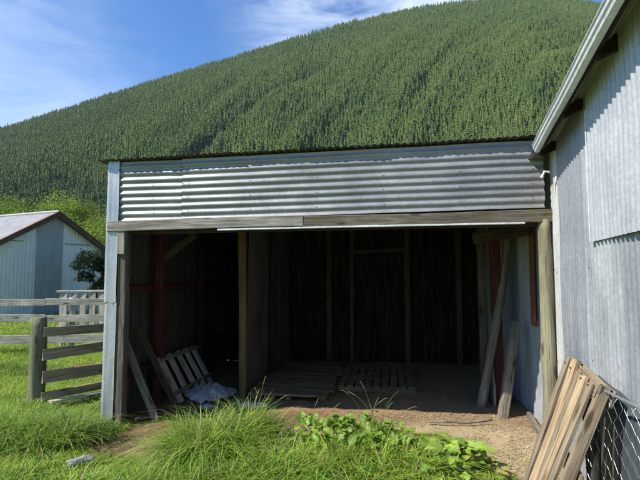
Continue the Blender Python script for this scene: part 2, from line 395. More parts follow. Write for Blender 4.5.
def ground_mat():
    m, t, bs, _ = base_mat('ground'); at = t.nodes.new('ShaderNodeVertexColor'); at.layer_name = 'Col'
    sep = t.nodes.new('ShaderNodeSeparateColor'); t.links.new(at.outputs[0], sep.inputs[0])
    v = coords(t, (1, 1, 1), 'Object', False)
    n1 = tex(t, v, 2.2, 8, .65); n2 = tex(t, v, 24, 6, .7); n3 = tex(t, v, 90, 4, .7); nb = tex(t, v, .25, 5, .6)
    gr = ramp(t, [(.3, (.09, .14, .025)), (.55, (.17, .22, .045)), (.75, (.28, .28, .08))]); t.links.new(math_(t, 'ADD', math_(t, 'MULTIPLY', n1, .4), math_(t, 'MULTIPLY', n2, .6)), gr.inputs[0])
    gf = ramp(t, [(.35, (.8, .85, .8)), (.7, (1.3, 1.2, 1.0))]); t.links.new(nb, gf.inputs[0])
    g = mixc(t, 1., gr.outputs[0], gf.outputs[0], 'MULTIPLY')
    dr = ramp(t, [(.28, (.10, .062, .036)), (.5, (.22, .15, .088)), (.72, (.40, .31, .19))]); t.links.new(math_(t, 'ADD', math_(t, 'MULTIPLY', n2, .6), math_(t, 'MULTIPLY', n3, .4)), dr.inputs[0])
    dk = ramp(t, [(.35, (.5, .45, .4)), (.65, (1.15, 1.1, 1.05))]); t.links.new(n1, dk.inputs[0])
    d = mixc(t, 1., dr.outputs[0], dk.outputs[0], 'MULTIPLY')
    d = mixc(t, math_(t, 'MULTIPLY', sep.outputs[2], math_(t, 'MULTIPLY', math_(t, 'ADD', n1, .25), .9)), d, (.46, .37, .22))
    d = mixc(t, math_(t, 'MULTIPLY', sep.outputs[1], .85), d, (.36, .23, .125))
    t.links.new(mixc(t, sep.outputs[0], g, d), bs.inputs['Base Color']); bs.inputs['Roughness'].default_value = .95; bs.inputs['Specular IOR Level'].default_value = .15
    bump(t, bs, math_(t, 'ADD', n2, math_(t, 'MULTIPLY', n3, .5)), .8, .02)
    return m
gme = np_mesh('ground', Vg, np.full(len(a), 4), idx, ground_mat(), np.stack([dcol, indoor, (np.clip(1.4*blob(X, Y, 1.6, 4.5, .75, .95)+.9*blob(X, Y, .3, 5.0, 1.4, .25), 0, 1)).ravel(), dcol*0+1], 1), True)
tag(link(bpy.data.objects.new('ground', gme)), kind='structure')

# ------------------------------------------------------------------ hill
PXR = np.array([-1500, -700, -300, 0, 100, 200, 320, 380, 440, 500, 560, 595, 640, 800, 1200, 2200])
PYR = np.array([262, 232, 180, 127, 95, 65, 28, 13, 2, -5, -5, 1, 12, 60, 150, 250])
_px = np.arange(-1500, 2200, 10.); _py = np.interp(_px, PXR, PYR)
_k = np.hanning(11); _k /= _k.sum(); _py = np.convolve(np.pad(_py, 5, 'edge'), _k, 'valid')
_b = (240-_py)/F; _den = math.cos(PITCH)-_b*math.sin(PITCH)
_U = (_px-320)/F/_den; _R = (math.sin(PITCH)+_b*math.cos(PITCH))/_den
def crest(u): return np.interp(u, _U, _R-.009)
YF, YR = 205., 720.
def hill(x, y):
    u = x/np.maximum(y, 1); zr = YR*crest(u)
    s = (y-YF)/(YR-YF); s = s-(14*np.sin(u*9)+10*np.sin(u*23+1))/(YR-YF)*np.clip(1-s, 0, 1)
    z = zr*np.where(s < 1, np.clip(s, -.05, 1)*(1.03-.03*np.clip(s, 0, 1)), 1-.9*(s-1))
    z = np.where(s < 1, z, zr*(1-.6*(s-1)))
    # spurs and gullies running down the face
    env = np.clip(s, 0, 1)*np.clip(.82-s, 0, 1)*5
    gu = -.217+.75*(s-.35)+.012*np.sin(s*22)             # the long gully left of the middle
    gl = 1.5*np.exp(-((u-gu)/.018)**2)-.3*np.exp(-((u-gu-.06)/.05)**2)
    z = z-env*22*gl*np.clip(1.2-s*1.5, .0, 1)
    z = z+env*(22*(vnoise(u*7+s*1.4, s*1.2, 1.0, 4)-.5)+18*(vnoise(u*19-s*9, s*1.6, 1., 7)-.5)+7*(vnoise(u*42-s*18, s*3.2, 1., 9)-.5))+2.5*(vnoise(u*60, s*2, 1., 3)-.5)
    return z
hu = np.linspace(-3.2, 3.2, 520); hy = np.concatenate([np.linspace(YF-40, YR, 190), np.linspace(YR+8, 1300, 30)])
U, HY = np.meshgrid(hu, hy); HX = U*HY; HZ = hill(HX, HY); n_u = len(hu)
i, j = np.meshgrid(np.arange(n_u-1), np.arange(len(hy)-1)); a = (j*n_u+i).ravel()
hme = np_mesh('hill', np.stack([HX.ravel(), HY.ravel(), HZ.ravel()], 1), np.full(len(a), 4), np.stack([a, a+1, a+n_u+1, a+n_u], 1).ravel(),
              plain('hill_floor', (.018, .024, .010), (.035, .045, .018), .08, .95, 0, 0), None, True)
tag(link(bpy.data.objects.new('hill', hme)), kind='structure')

def pine_proto(seed, tiers, pts, narrow=.2, limbs=0):
    """unit-high conifer: whorls of drooping boughs with ragged tips. returns V, tris, shade"""
    r = np.random.default_rng(seed); V = []; T = []; C = []
    for k in range(tiers):
        f = k/tiers; zt = .10+.90*(f+1.25/tiers); zb = .10+.88*f
        zt = min(zt, 1.0); rad = narrow*(1-f)**.8*(.9+.25*r.random())+.012
        o = len(V); V.append((r.normal(0, .004), r.normal(0, .004), zt)); C.append(1.15)
        a0 = r.random()*6.28
        for q in range(pts):
            an = a0+2*math.pi*q/pts+r.normal(0, .12); rr = rad*(1.0 if q % 2 == 0 else .45)*(.8+.4*r.random())
            V.append((rr*math.cos(an), rr*math.sin(an), zb-(.035 if q % 2 == 0 else -.01)+r.normal(0, .012))); C.append(1.05 if q % 2 == 0 else .80)  # inner points darker: shade between the boughs painted into the colour
        for q in range(pts): T.append((o, o+1+q, o+1+(q+1) % pts))
    return np.array(V), np.array(T), np.array(C)
def scatter_trees(P, H, protos, cols, rr):
    Vs = []; Ts = []; Cs = []; off = 0; pick = rr.integers(0, len(protos), len(P))
    for k, (pv, pt_, pc) in enumerate(protos):
        sel = np.where(pick == k)[0]; n = len(sel)
        if not n: continue
        th = rr.random(n)*6.28; c, s = np.cos(th), np.sin(th); h = H[sel]; wd = h*(.85+.35*rr.random(n))
        x = (pv[None, :, 0]*c[:, None]-pv[None, :, 1]*s[:, None])*wd[:, None]+P[sel, 0:1]
        y = (pv[None, :, 0]*s[:, None]+pv[None, :, 1]*c[:, None])*wd[:, None]+P[sel, 1:2]
        z = pv[None, :, 2]*h[:, None]+P[sel, 2:3]
        Vs.append(np.stack([x, y, z], 2).reshape(-1, 3))
        Ts.append((pt_[None]+off+(np.arange(n)*len(pv))[:, None, None]).reshape(-1, 3)); off += n*len(pv)
        cc = cols[sel][:, None, :]*pc[None, :, None]; Cs.append(np.concatenate([cc, np.ones((n, len(pv), 1))], 2).reshape(-1, 4))
    return np.concatenate(Vs), np.concatenate(Ts), np.concatenate(Cs)
protos = [pine_proto(s, 6, 8, .15+.022*(s % 4)) for s in range(8)]
# planted on a loose grid so that rows show, thinned by chance
sp = 2.85; gxs = np.arange(-640, 690, sp); gys = np.arange(YF-6, YR+14, sp*.98)
TX, TY = np.meshgrid(gxs, gys); TX = TX.ravel()+rng.normal(0, .65, TX.size); TY = TY.ravel()+rng.normal(0, .75, TY.size)
uu = TX/TY; keep = (uu > -.80) & (uu < .88) & (rng.random(len(TX)) > .05+.5*sstep(.66, .85, fbm(TX, TY, .035, 33)))
front = (uu > -.80) & (uu < -.38) & (TY < YF+62)
keep &= ~front
TX, TY, uu = TX[keep], TY[keep], uu[keep]; TZ = hill(TX, TY); TH = 8.0*(1+rng.normal(0, .17, len(TX)))*(.8+.4*fbm(TX, TY, .02, 21))
patch = fbm(TX, TY, .012, 2)*.6+fbm(TX, TY, .05, 15)*.4
ln = rng.random(len(TX))
colr = np.stack([.094+.04*ln+.09*(patch-.5), .142+.04*ln+.07*(patch-.5), .032+.018*ln+.01*(patch-.5)], 1)
blu = rng.random(len(TX)) < .15; colr[blu] = colr[blu]*np.array([.82, .9, 1.1])
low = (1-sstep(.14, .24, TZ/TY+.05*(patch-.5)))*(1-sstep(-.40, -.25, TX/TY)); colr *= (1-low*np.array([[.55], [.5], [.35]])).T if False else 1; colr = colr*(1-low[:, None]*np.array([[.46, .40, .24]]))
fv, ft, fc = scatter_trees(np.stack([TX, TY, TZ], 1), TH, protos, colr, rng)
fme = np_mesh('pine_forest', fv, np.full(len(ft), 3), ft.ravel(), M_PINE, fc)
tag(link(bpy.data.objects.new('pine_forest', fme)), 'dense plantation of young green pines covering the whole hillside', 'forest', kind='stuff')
print('forest trees', len(TX))

# darker old pines at the foot, one object each
def pine_meshes(seed):
    v, t_, c = pine_proto(seed, 13, 18, .23)
    r = np.random.default_rng(seed+90); cc = np.outer(c, (.030, .052, .028))*(.85+.3*r.random((len(c), 1)))
    cr_ = np_mesh('crown', v, np.full(len(t_), 3), t_.ravel(), M_PINE, np.concatenate([cc, np.ones((len(c), 1))], 1))
    b = Bag(); b.tube([(0, 0, -.05), (0, 0, .5), (0, 0, .97)], .016, 7, .002)
    tm = bpy.data.meshes.new('trunk'); tm.from_pydata(b.V, [], b.F); tm.materials.append(M_BARK)
    return cr_, tm
pmeshes = [pine_meshes(s) for s in range(4)]
k = 0; tries = 0; pts = []
while len(pts) < 72 and tries < 9000:
    tries += 1; u = random.uniform(-.79, -.40); y = random.uniform(YF-12, YF+56); x = u*y
    if all((x-a_)**2+(y-b_)**2 > 5.6**2 for a_, b_ in pts): pts.append((x, y))
for k, (x, y) in enumerate(pts):
    cm, tm = pmeshes[k % 4]; h = random.uniform(12, 17)
    o = bpy.data.objects.new('pine_tree', None); link(o, None, Matrix.Translation((x, y, float(hill(x, y)) if y > YF-5 else 0)) @ Matrix.Rotation(random.random()*6, 4, 'Z') @ Matrix.Diagonal((h, h, h, 1)))
    tag(o, 'dark pine in the tall stand along the foot of the hill', 'tree', 'dark pines along the foot of the hill')
    for nm, me in (('crown', cm), ('trunk', tm)):
        c = bpy.data.objects.new(nm, me); COL.objects.link(c); c.parent = o

# ------------------------------------------------------------------ bushes and small trees
def leaf_cloud(lobes, n, size, cols, rr, flat=.6):
    """n leaf-sized faces spread in the outer volume of several lobes"""
    lobes = np.array(lobes); wts = (lobes[:, 3]**2); pk = rr.choice(len(lobes), n, p=wts/wts.sum()); L_ = lobes[pk]
    d = rr.normal(size=(n, 3)); d /= np.linalg.norm(d, axis=1)[:, None]
    d[:, 2] = np.where(d[:, 2] < -.5, -d[:, 2]*.3, d[:, 2])
    lump = 1+.22*np.sin(d[:, 0]*7+L_[:, 0]*3)*np.sin(d[:, 2]*8+L_[:, 1])+.1*rr.normal(size=n)
    rad = L_[:, 3]*lump*(.55+.45*rr.random(n)**.5)
    P = L_[:, :3]+d*rad[:, None]*np.array([1, 1, .95])
    a = rr.normal(size=(n, 3)); a /= np.linalg.norm(a, axis=1)[:, None]; b = np.cross(a, rr.normal(size=(n, 3))); b /= np.linalg.norm(b, axis=1)[:, None]
    s = size*(.6+.8*rr.random(n))[:, None]
    V = np.stack([P-a*s, P+b*s*.5, P+a*s, P-b*s*.5], 1).reshape(-1, 3)
    idx = np.arange(4*n)
    ci = rr.random((n, 1)); c = np.array(cols[0])*(1-ci)+np.array(cols[1])*ci; c = c*(.75+.5*rr.random((n, 1)))*rr.uniform(.65, 1.3, len(lobes))[pk][:, None]
    C = np.repeat(np.concatenate([c, np.ones((n, 1))], 1), 4, 0)
    return V, np.full(n, 4), idx, C
def bush(name, x, y, h, wd, cols, label, cat, group=None, n=5000, size=.22, nl=9, seed=0, z0=0., trunk=True, low=.25, narrow=False):
    rr = np.random.default_rng(seed); lobes = []
    for q in range(nl):
        zz = h*(low+(.86-low)*((q+.5)/nl)) if narrow else h*(low+(.80-low)*rr.random())
        sc_ = wd*(.5 if not narrow else .48*(1.15-zz/h))
        lobes.append((rr.normal(0, wd*.25), rr.normal(0, wd*.25), zz, sc_*(.26+.34*rr.random()) if not narrow else sc_))
    lobes.append((0, 0, h*.80, wd*.22)) if not narrow else None
    V, c_, i_, C = leaf_cloud(lobes, n, size, cols, rr)
    e = empty(name, (x, y, z0)); tag(e, label, cat, group)
    me = np_mesh('crown', V, c_, i_, M_BUSH if not narrow else M_PINE, C); o = bpy.data.objects.new('crown', me); link(o, e, Matrix.Translation((x, y, z0)))
    b = Bag(); b.tube([(0, 0, -.2), (.05*h, 0, h*.3), (0, .02*h, h*.7)], .022*h, 7, .006*h)
    for q in range(5):
        lb = lobes[q % len(lobes)]; b.tube([(.02*h, 0, h*.2), (lb[0]*.5, lb[1]*.5, lb[2]*.7), (lb[0], lb[1], lb[2])], .010*h, 5, .003*h)
    b.build('trunk', M_BARK, e, Matrix.Translation((x, y, z0)))
    return e
YG = ((.17, .23, .035), (.24, .30, .06)); YG2 = ((.11, .17, .03), (.19, .25, .05))
bl = [(-37, 52, 9.2, 9, YG, 'broad yellow-green willow behind the roof of the old barn'),
      (-29.5, 50, 8.2, 8, YG2, 'yellow-green willow between the barn ridge and the dark shrub'),
      (-23, 51, 7.9, 8, YG, 'bright rounded willow beside the corner of the open shed'),
      (-43, 66, 12.5, 11, YG2, 'far willow seen over the left end of the barn roof'),
      (-33.5, 68, 12.6, 10, YG, 'tallest pale willow against the dark pines above the barn'),
      (-26.5, 70, 11.6, 10, YG2, 'pale willow against the dark pines next to the shed roof'),
      (-50, 56, 10.5, 10, YG, 'willow at the far left edge of the field'),
      (-19, 66, 10.4, 10, YG2, 'willow half hidden behind the open shed')]
for q, (x, y, h, wd, c, lb) in enumerate(bl):
    bush('willow_bush', x, y, h, wd, c, lb, 'tree', 'willows between the barn and the hill', 30000, .13, 40, q+3)
bush('dark_shrub', -8.1, 18.9, 2.6, 2.1, ((.014, .024, .012), (.032, .050, .02)), 'dark evergreen shrub growing against the right end of the barn', 'shrub', None, 26000, .045, 16, 31, low=.12, narrow=False)

# ------------------------------------------------------------------ old barn on the left
BA = R_(65); bd = Vector((math.cos(BA), math.sin(BA), 0)); bn = Vector((-math.sin(BA), math.cos(BA), 0))
bc = Vector((-11.05, 20, 0)); HW = 2.75; SLP = .57; ZR = 4.2
barn = empty('barn', bc, BA); tag(barn, 'old corrugated iron barn with pale rusty gable roof across the field', 'barn')
def BW(a, b, z): return bc+bd*a+bn*b+Vector((0, 0, z))
ztop = lambda a: ZR-.12-SLP*abs(a)
segs = [(-HW+.12, -.78, M_BARN), (-.78, .42, M_BARND), (.42, HW-.35, M_BARN)]
for a0, a1, mt in segs:
    off = -.012 if mt is M_BARND else 0
    sheet('gable_wall', BW(a0, off, -.1), bd, (0, 0, 1), a1-a0, 4, mt, barn, pitch=.15 if mt is M_BARN else .076, amp=.012, top=lambda x, a0=a0: ztop(a0+x)+.1, nv=24)
bb = Bag()
for sgn in (1, -1):
    aw = sgn*(HW-.12) if sgn < 0 else HW-.35
    sheet('side_wall', BW(aw, 0, -.1), bn, (0, 0, 1), 9, ztop(abs(aw))+.1, M_BARN, barn, pitch=.15, amp=.012, seg=6)
    # roof plane, corrugations down the slope
    p = BW(0, -.22, ZR); dirv = bd*sgn+Vector((0, 0, -SLP)); ll = HW*math.hypot(1, SLP)*(1.06 if sgn < 0 else 1.0)
    sheet('roof', p, bn, dirv, 9.3, ll, M_BARNR, barn, pitch=.076, amp=.009, seg=6, nv=12)
    timber('barge_board', BW(0, -.255, ZR-.08), BW(sgn*HW*1.03, -.255, ZR-.08-SLP*HW*1.03), .04, .20, M_BARGE, barn)
    timber('barge_cap', BW(0, -.25, ZR+.03), BW(sgn*HW*1.03, -.25, ZR+.03-SLP*HW*1.03), .13, .025, M_RUST, barn)
b = Bag(); b.tube([BW(0, -.26, ZR+.03), BW(0, 9.1, ZR+.03)], .06, 8); b.build('ridge_cap', M_BARNR, barn)
# girt line of nail heads
timber('girt', BW(.5, -.03, 2.92), BW(1.75, -.03, 2.92), .01, .02, M_POST, barn); timber('girt', BW(-2.5, -.03, 2.92), BW(-1.3, -.03, 2.92), .01, .02, M_POST, barn)

# ------------------------------------------------------------------ open shed
shed = empty('open_shed', S(0, 0, 0), SA); tag(shed, 'open-fronted farm shed clad in corrugated iron with a timber header', 'shed')
SW = 4.66; SD = 4.0
zf, zb = 2.872, 2.60
def zr(x): return .017*x
# roof sheets, corrugations running back; ragged front edge
x = -.09
while x < SW-.02:
    wd = min(.80, SW-x-.005)
    p0 = S(x, -.105+random.uniform(-.01, .012), zf+.004+zr(x)+random.uniform(-.004, .006)); p1 = S(x, SD+.1, zb+zr(x))
    sheet('roof_sheet', p0, SEX+Vector((0, 0, .017)), p1-p0, wd+.04, (p1-p0).length, M_ROOF, shed, amp=.0075, ragged=.012, ph=-2*math.pi*x/.076, nv=14)
    x += .76
for yy in (.05, 1.0, 2.0, 3.0, 3.92):
    zz = zf-.065+(zb-zf)*yy/SD
    timber('purlin', S(.05, yy, zz), S(SW-.02, yy, zz+zr(SW)), .05, .08, M_DARKWD, shed)
for xx in (.12, 1.2, 2.35, 3.5, 4.5):
    timber('rafter', S(xx, .02, zf-.17+zr(xx)), S(xx, 3.9, zb-.17+zr(xx)), .05, .12, M_DARKWD, shed)
# front cladding: iron laid on its side, two sheets
def hsheet(x0, x1, z0, z1, y, nm='front_cladding', ph=0, mt=M_SHEETF, z0b=None):
    # across-corrugation direction is up, so U = up and V = along the front
    V = []; Fc = []; nu = int((z1-z0)/.0762*10); nv = int((x1-x0)/.12); sdx = random.random()*40
    for j in range(nv+1):
        fx = x0+(x1-x0)*j/nv; xj = fx
        zz0 = z0+(0 if z0b is None else (z0b-z0)*j/nv)
        for i in range(nu+1):
            dz = i/nu*(z1-z0); z = zz0+dz
            a = .0078*(1 if dz < z1-z0-.05 else .5)
            yy = -a*math.cos(2*math.pi*dz/.0762+ph)+.009*mnoise.noise((sdx+fx*1.3, z*2, 0))+.004*mnoise.noise((fx*5, z*6, sdx))+(.012*mnoise.noise((fx*14, dz*9, sdx)) if j in (0, nv) else 0)
            V.append((xj+(.012*mnoise.noise((z*12, sdx, j)) if j in (0, nv) else 0), yy, z+.005*mnoise.noise((fx*1.1, sdx, 5))))
    m = nu+1
    for j in range(nv):
        for i in range(nu): Fc.append((j*m+i, (j+1)*m+i, (j+1)*m+i+1, j*m+i+1))
    return mesh_obj(nm, V, Fc, mt, shed, Matrix.Translation(S(0, y, 0)) @ Matrix.Rotation(SA, 4, 'Z'), True)
hsheet(.085, .90, 2.195, 2.862, -.034)
hsheet(.875, 4.62, 2.20, 2.870, -.040, z0b=2.255)
b = Bag()
for xx in (.14, .52, .86, .93, 1.62, 2.35, 3.05, 3.8, 4.5):
    for k_ in range(1, 9, 2):
        z = 2.195+.0762*(k_+.5)+.012*xx; c = S(xx+random.uniform(-.012, .012), -.048 if xx < .9 else -.054, z); b = Bag(); b.tube([c, c-SEY*.006], .0065, 7); b.build('nail_head', M_NAIL, shed)
# header beam: two boards butted near the middle
timber('header_beam', S(.02, -.055, 2.135), S(2.22, -.05, 2.165), .045, .115, M_HEAD, shed, rough=.007, warp=.006, seed=4)
timber('header_beam', S(2.215, -.045, 2.155), S(4.72, -.04, 2.178), .05, .12, M_HEADR, shed, rough=.007, warp=-.008, seed=5)
timber('header_plate', S(.05, .03, 2.10), S(4.65, .03, 2.13), .05, .10, M_DARKWD, shed)
b = Bag()
b2 = []
for (xa, xb, za, zc, yy) in ((1.30, 3.0, 2.083, 2.098, -.05), (2.45, 4.42, 2.092, 2.104, -.060)):
    timber('metal_edge_strip', S(xa, yy, za), S(xb, yy, zc), .05, .016, M_GUTTER, shed, rough=.002)
# corner flashing: an L of folded zinc in two lengths
def flashing(z0, z1, y0, sl):
    V = []; Fc = []; prof = [(-.012, .13), (-.018, .04), (-.014, -.02), (-.004, -.045), (.03, -.047), (.055, -.036), (.085, -.047), (.108, -.038), (.138, -.046)]
    nz = 14
    for j in range(nz+1):
        z = z0+(z1-z0)*j/nz
        for q, (px_, py_) in enumerate(prof): V.append((px_+sl*(z-z0)*.01+.003*mnoise.noise((q, z*4, z0)), py_+y0+.004*mnoise.noise((q*2, z*3, z0+4)), z+(.01*math.sin(q*1.7) if j in (0, nz) else 0)))
    m = len(prof)
    for j in range(nz):
        for q in range(m-1): Fc.append((j*m+q, j*m+q+1, (j+1)*m+q+1, (j+1)*m+q))
    return mesh_obj('corner_flashing', V, Fc, M_FLASH, shed, Matrix.Translation(S(0, 0, 0)) @ Matrix.Rotation(SA, 4, 'Z'), True)
flashing(1.30, 2.875, -.004, 0); flashing(-.12, 1.36, .003, .5)
# left wall
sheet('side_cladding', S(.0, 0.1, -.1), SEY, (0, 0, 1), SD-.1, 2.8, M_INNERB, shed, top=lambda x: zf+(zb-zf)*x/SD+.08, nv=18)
timber('corner_post', S(.185, .02, -.15), S(.185, .02, 2.12), .11, .10, M_CPOST, shed, up=SEY)
timber('brace_block', S(.185, -.05, 1.83), S(.185, -.05, 2.10), .085, .03, M_HEAD, shed, up=SEY)
timber('knee_brace', S(.14, .95, 1.78), S(.62, .95, 2.12), .05, .08, M_POST, shed)
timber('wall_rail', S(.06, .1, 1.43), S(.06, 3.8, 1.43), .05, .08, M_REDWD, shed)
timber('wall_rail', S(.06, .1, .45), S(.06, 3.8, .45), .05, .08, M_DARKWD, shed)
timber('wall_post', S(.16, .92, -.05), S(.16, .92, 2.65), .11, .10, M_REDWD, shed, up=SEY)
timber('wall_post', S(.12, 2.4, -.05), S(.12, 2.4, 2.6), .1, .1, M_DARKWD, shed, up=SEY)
# partition behind the middle post
timber('middle_post', S(1.166, 1.34, -.05), S(1.12, 1.34, 2.6), .10, .10, M_POSTY, shed, up=SEY)
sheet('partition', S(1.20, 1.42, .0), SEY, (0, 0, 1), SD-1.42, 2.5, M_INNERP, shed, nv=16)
timber('partition_post', S(1.27, 2.5, -.05), S(1.27, 2.5, 2.6), .09, .09, M_DARKWD, shed, up=SEY)
# back wall sheets and posts
xx = -.04
while xx < SW+.3:
    wd = min(.78, SW+.55-xx)
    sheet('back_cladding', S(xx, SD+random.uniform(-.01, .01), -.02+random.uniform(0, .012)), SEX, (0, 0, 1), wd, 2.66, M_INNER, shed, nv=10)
    xx += .76
for xx, ww in ((1.98, .10), (2.40, .07), (3.4, .1), (4.3, .1)):
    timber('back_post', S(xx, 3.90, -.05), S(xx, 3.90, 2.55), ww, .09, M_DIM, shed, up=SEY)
timber('back_rail', S(2.4, 3.84, 2.02), S(3.4, 3.84, 2.06), .04, .06, M_DIM, shed)
# right side: timbers against the neighbour's wall
timber('inner_post', S(4.42, 1.30, -.05), S(4.40, 1.30, 2.6), .11, .10, M_REDWD, shed, up=SEY)
timber('inner_post', S(4.28, 1.45, -.05), S(4.26, 1.45, 2.6), .10, .08, M_DIM, shed, up=SEY)
timber('cross_tie', S(4.15, 1.22, 2.05), S(4.62, .5, 2.10), .05, .14, M_POST, shed)
log('front_pole', RW(-.02, .075, -.15), RW(-.02, .075, 2.14), .066, .060, M_POLE, shed)

# ------------------------------------------------------------------ corrugated building on the right
bld = empty('corrugated_building', RW(0, 0, 0), RA); tag(bld, 'tall pale galvanised iron building with zinc gutter along the right edge', 'building')
def zeave(t): return 2.755-.085*(t+.45)
def wall_top(t): return zeave(t)+.16
# main wall sheets, vertical corrugations; t runs towards the camera (negative)
def wsheet(t0, t1, z0, mt, o=0., top=None, nm='wall_sheet', ztop_=None, dent=.006):
    tt = top or wall_top
    return sheet(nm, RW(t0, o, z0), RT*-1, (0, 0, 1), abs(t1-t0), 3, mt, bld, top=lambda x: (tt(t0-x)-z0), nv=18, amp=.0062, dent=dent, ph=t0*2*math.pi/.076)
wsheet(4.2, 1.0, -.15, M_WALL, -.35)
sheet('inner_wall_sheet', S(4.70, 4.05, -.15), SEY*-1, (0, 0, 1), 4.0, 2.95, M_WALL, bld, nv=16)
wsheet(.02, -.36, -.15, M_WALLP, .003, dent=.004)
M_WALLC = galv('wall_sheet_blue', (.23, .25, .275), (.37, .39, .42), metal=.25, rough=.5, dirt=.45)
wsheet(-.34, -1.15, -.15, M_WALLC, .006)
wsheet(-1.13, -1.95, -.15, M_WALL, .010)
wsheet(-1.93, -2.75, -.15, M_WALLC, .013)
wsheet(-2.73, -8.0, -.15, M_WALL, .016)
M_WALLB = galv('wall_sheet_upper', (.36, .375, .39), (.52, .535, .55), metal=.2, rough=.5, dirt=.2)
wsheet(-1.42, -4.4, 1.83, M_WALLB, .035, nm='overlapping_sheet')
timber('sheet_edge', RW(-1.42, .047, 1.83), RW(-1.42, .047, 2.76), .006, .012, M_GUTTER, bld, up=RT, rough=.001)
# back corner & far wall so that it is a building
sheet('gable_wall', RW(4.2, 0, -.1), RN*-1, (0, 0, 1), 6, 3, M_WALL, bld, top=lambda x: 2.6+.45*min(x, 6-x), nv=12)
sheet('far_wall', RW(4.2, -6, -.1), RT*-1, (0, 0, 1), 12.2, 3.0, M_WALL, bld, nv=6, seg=4)
# roof
for sgn in (0, 1):
    for t0 in np.arange(-8.0, 4.2, .76):
        t0 = float(t0); ze = zeave(t0)+.055
        if sgn == 0:
            p0 = RW(t0, .19, ze); p1 = RW(t0, -3.0, ze+.45*3.3)
        else:
            p0 = RW(t0, -6.3, zeave(t0)+.0); p1 = RW(t0, -3.0, ze+.45*3.3)
            if t0 < -8.5: continue
        U_ = (RW(t0+.76, 0, zeave(t0+.76))-RW(t0, 0, zeave(t0)))
        sheet('roof_sheet', p0, U_, p1-p0, .79, (p1-p0).length, M_ROOF if sgn == 0 else M_ROOF, bld, nv=5, amp=.009, ph=-2*math.pi*t0/.076, dent=0)
for tt in (-.32, -1.22, -2.08, -2.95, -3.85, -4.8, -5.8):
    timber('rafter_tail', RW(tt, .155, zeave(tt)-.005), RW(tt, -.6, zeave(tt)+.37), .05, .10, M_DARKWD, bld)
timber('top_plate', RW(4.1, -.05, wall_top(4.1)-.05), RW(-7.9, -.05, wall_top(-7.9)-.05), .09, .08, M_DARKWD, bld)
timber('eave_batten', RW(-.42, .145, zeave(-.42)+.012), RW(-7.9, .145, zeave(-7.9)+.012), .04, .04, M_DARKWD, bld)
# gutter: open quad profile swept along the eave
prof = [(.300, .045), (.300, -.026), (.305, -.034), (.332, -.037), (.343, -.030), (.347, -.010), (.356, .0), (.359, .026), (.367, .031), (.365, .040), (.357, .038)]
inn = [(a-.004 if q > 4 else a, c+.004) for q, (a, c) in enumerate(prof)]
V = []; Fc = []; ring = prof+inn[::-1]; ts = np.linspace(-.42, -8, 40); m = len(ring)
for t_ in ts:
    for (o_, dz) in ring: V.append(RW(float(t_), o_-.135, zeave(float(t_))+dz+.003*math.sin(t_*5)))
for j in range(len(ts)-1):
    for q in range(m): Fc.append((j*m+q, (j+1)*m+q, (j+1)*m+(q+1) % m, j*m+(q+1) % m))
gut = mesh_obj('gutter', V, Fc, M_GUTTER, bld, None, False)
for t_ in np.arange(.6, -8, -.85):
    t_ = float(t_); sheet('eave_sheet', RW(t_, .185, zeave(t_)+.018), (RW(0, -.2, .17)-RW(0, .195, 0)), RW(t_-.85, 0, zeave(t_-.85))-RW(t_, 0, zeave(t_)), .48, .86, M_SOFF, bld, nv=3, amp=.008, dent=0)
b = Bag(); cap = [RW(-.418, o_-.135, zeave(-.42)+dz) for o_, dz in prof]; cap2 = [p+RT*.004 for p in cap]
n_ = len(cap); b.add(cap+cap2, [tuple(range(n_)), tuple(range(n_, 2*n_))[::-1]]+[(q, (q+1) % n_, n_+(q+1) % n_, n_+q) for q in range(n_)]); b.build('gutter_end_cap', M_GUTTER, bld)
b = Bag(); b.tube([RW(-.30, .06, 2.55), RW(-.30, .11, 2.56), RW(-.31, .14, 2.50)], .012, 7); b.build('pipe_bracket', M_GUTTER, bld)
# rusty strip just inside the shed and a skirting board at the foot of the wall
timber('rusty_strip', S(4.66, .62, 1.05), S(4.66, .62, 2.2), .012, .16, M_RUST, bld, up=SEY)
timber('skirting_board', Vector((2.30, 5.45, .03)), Vector((2.03, 4.30, .01)), .04, .13, M_GREY, bld, rough=.006)
b = Bag()
for tt in (-.17, -.55, -.93, -1.3):
    for zz in (.35, 1.0, 1.65):
        c = RW(tt+random.uniform(-.01, .01), .024, zz); b = Bag(); b.tube([c, c+RN*.006], .006, 6); b.build('nail_head', M_NAIL, bld)

# ------------------------------------------------------------------ near board fence
fn = empty('board_fence', (-3.57, 6.2, 0)); tag(fn, 'short brown board fence with a stout round post beside the shed corner', 'fence')
fp = Vector((-3.57, 6.2, 0)); fd = Vector((.52, .65, 0)).normalized()
log('post', fp+Vector((0, 0, -.3)), fp+Vector((.0, 0, 1.06)), .098, .092, M_FPOST, fn, 22, .0, .010)
fe = fp+fd*1.9
log('post', fe+Vector((.0, 0, -.3)), fe+Vector((0, 0, 1.1)), .085, .08, M_FPOST, fn, 18)
for z, h_, wp in ((.885, .115, -.012), (.60, .135, .01), (.325, .15, -.015), (.085, .10, .012)):
    timber('rail', fp+fd*.02+Vector((.09, -.085, z)), fe+Vector((.08, -.075, z+random.uniform(-.02, .02)+.02)), .03, h_, M_RAIL, fn, rough=.006, warp=wp)
timber('rail', fp+fd*.15+Vector((.12, -.2, .03)), fp+fd*1.9+Vector((.1, -.15, -.03)), .10, .03, M_WHITE, fn)

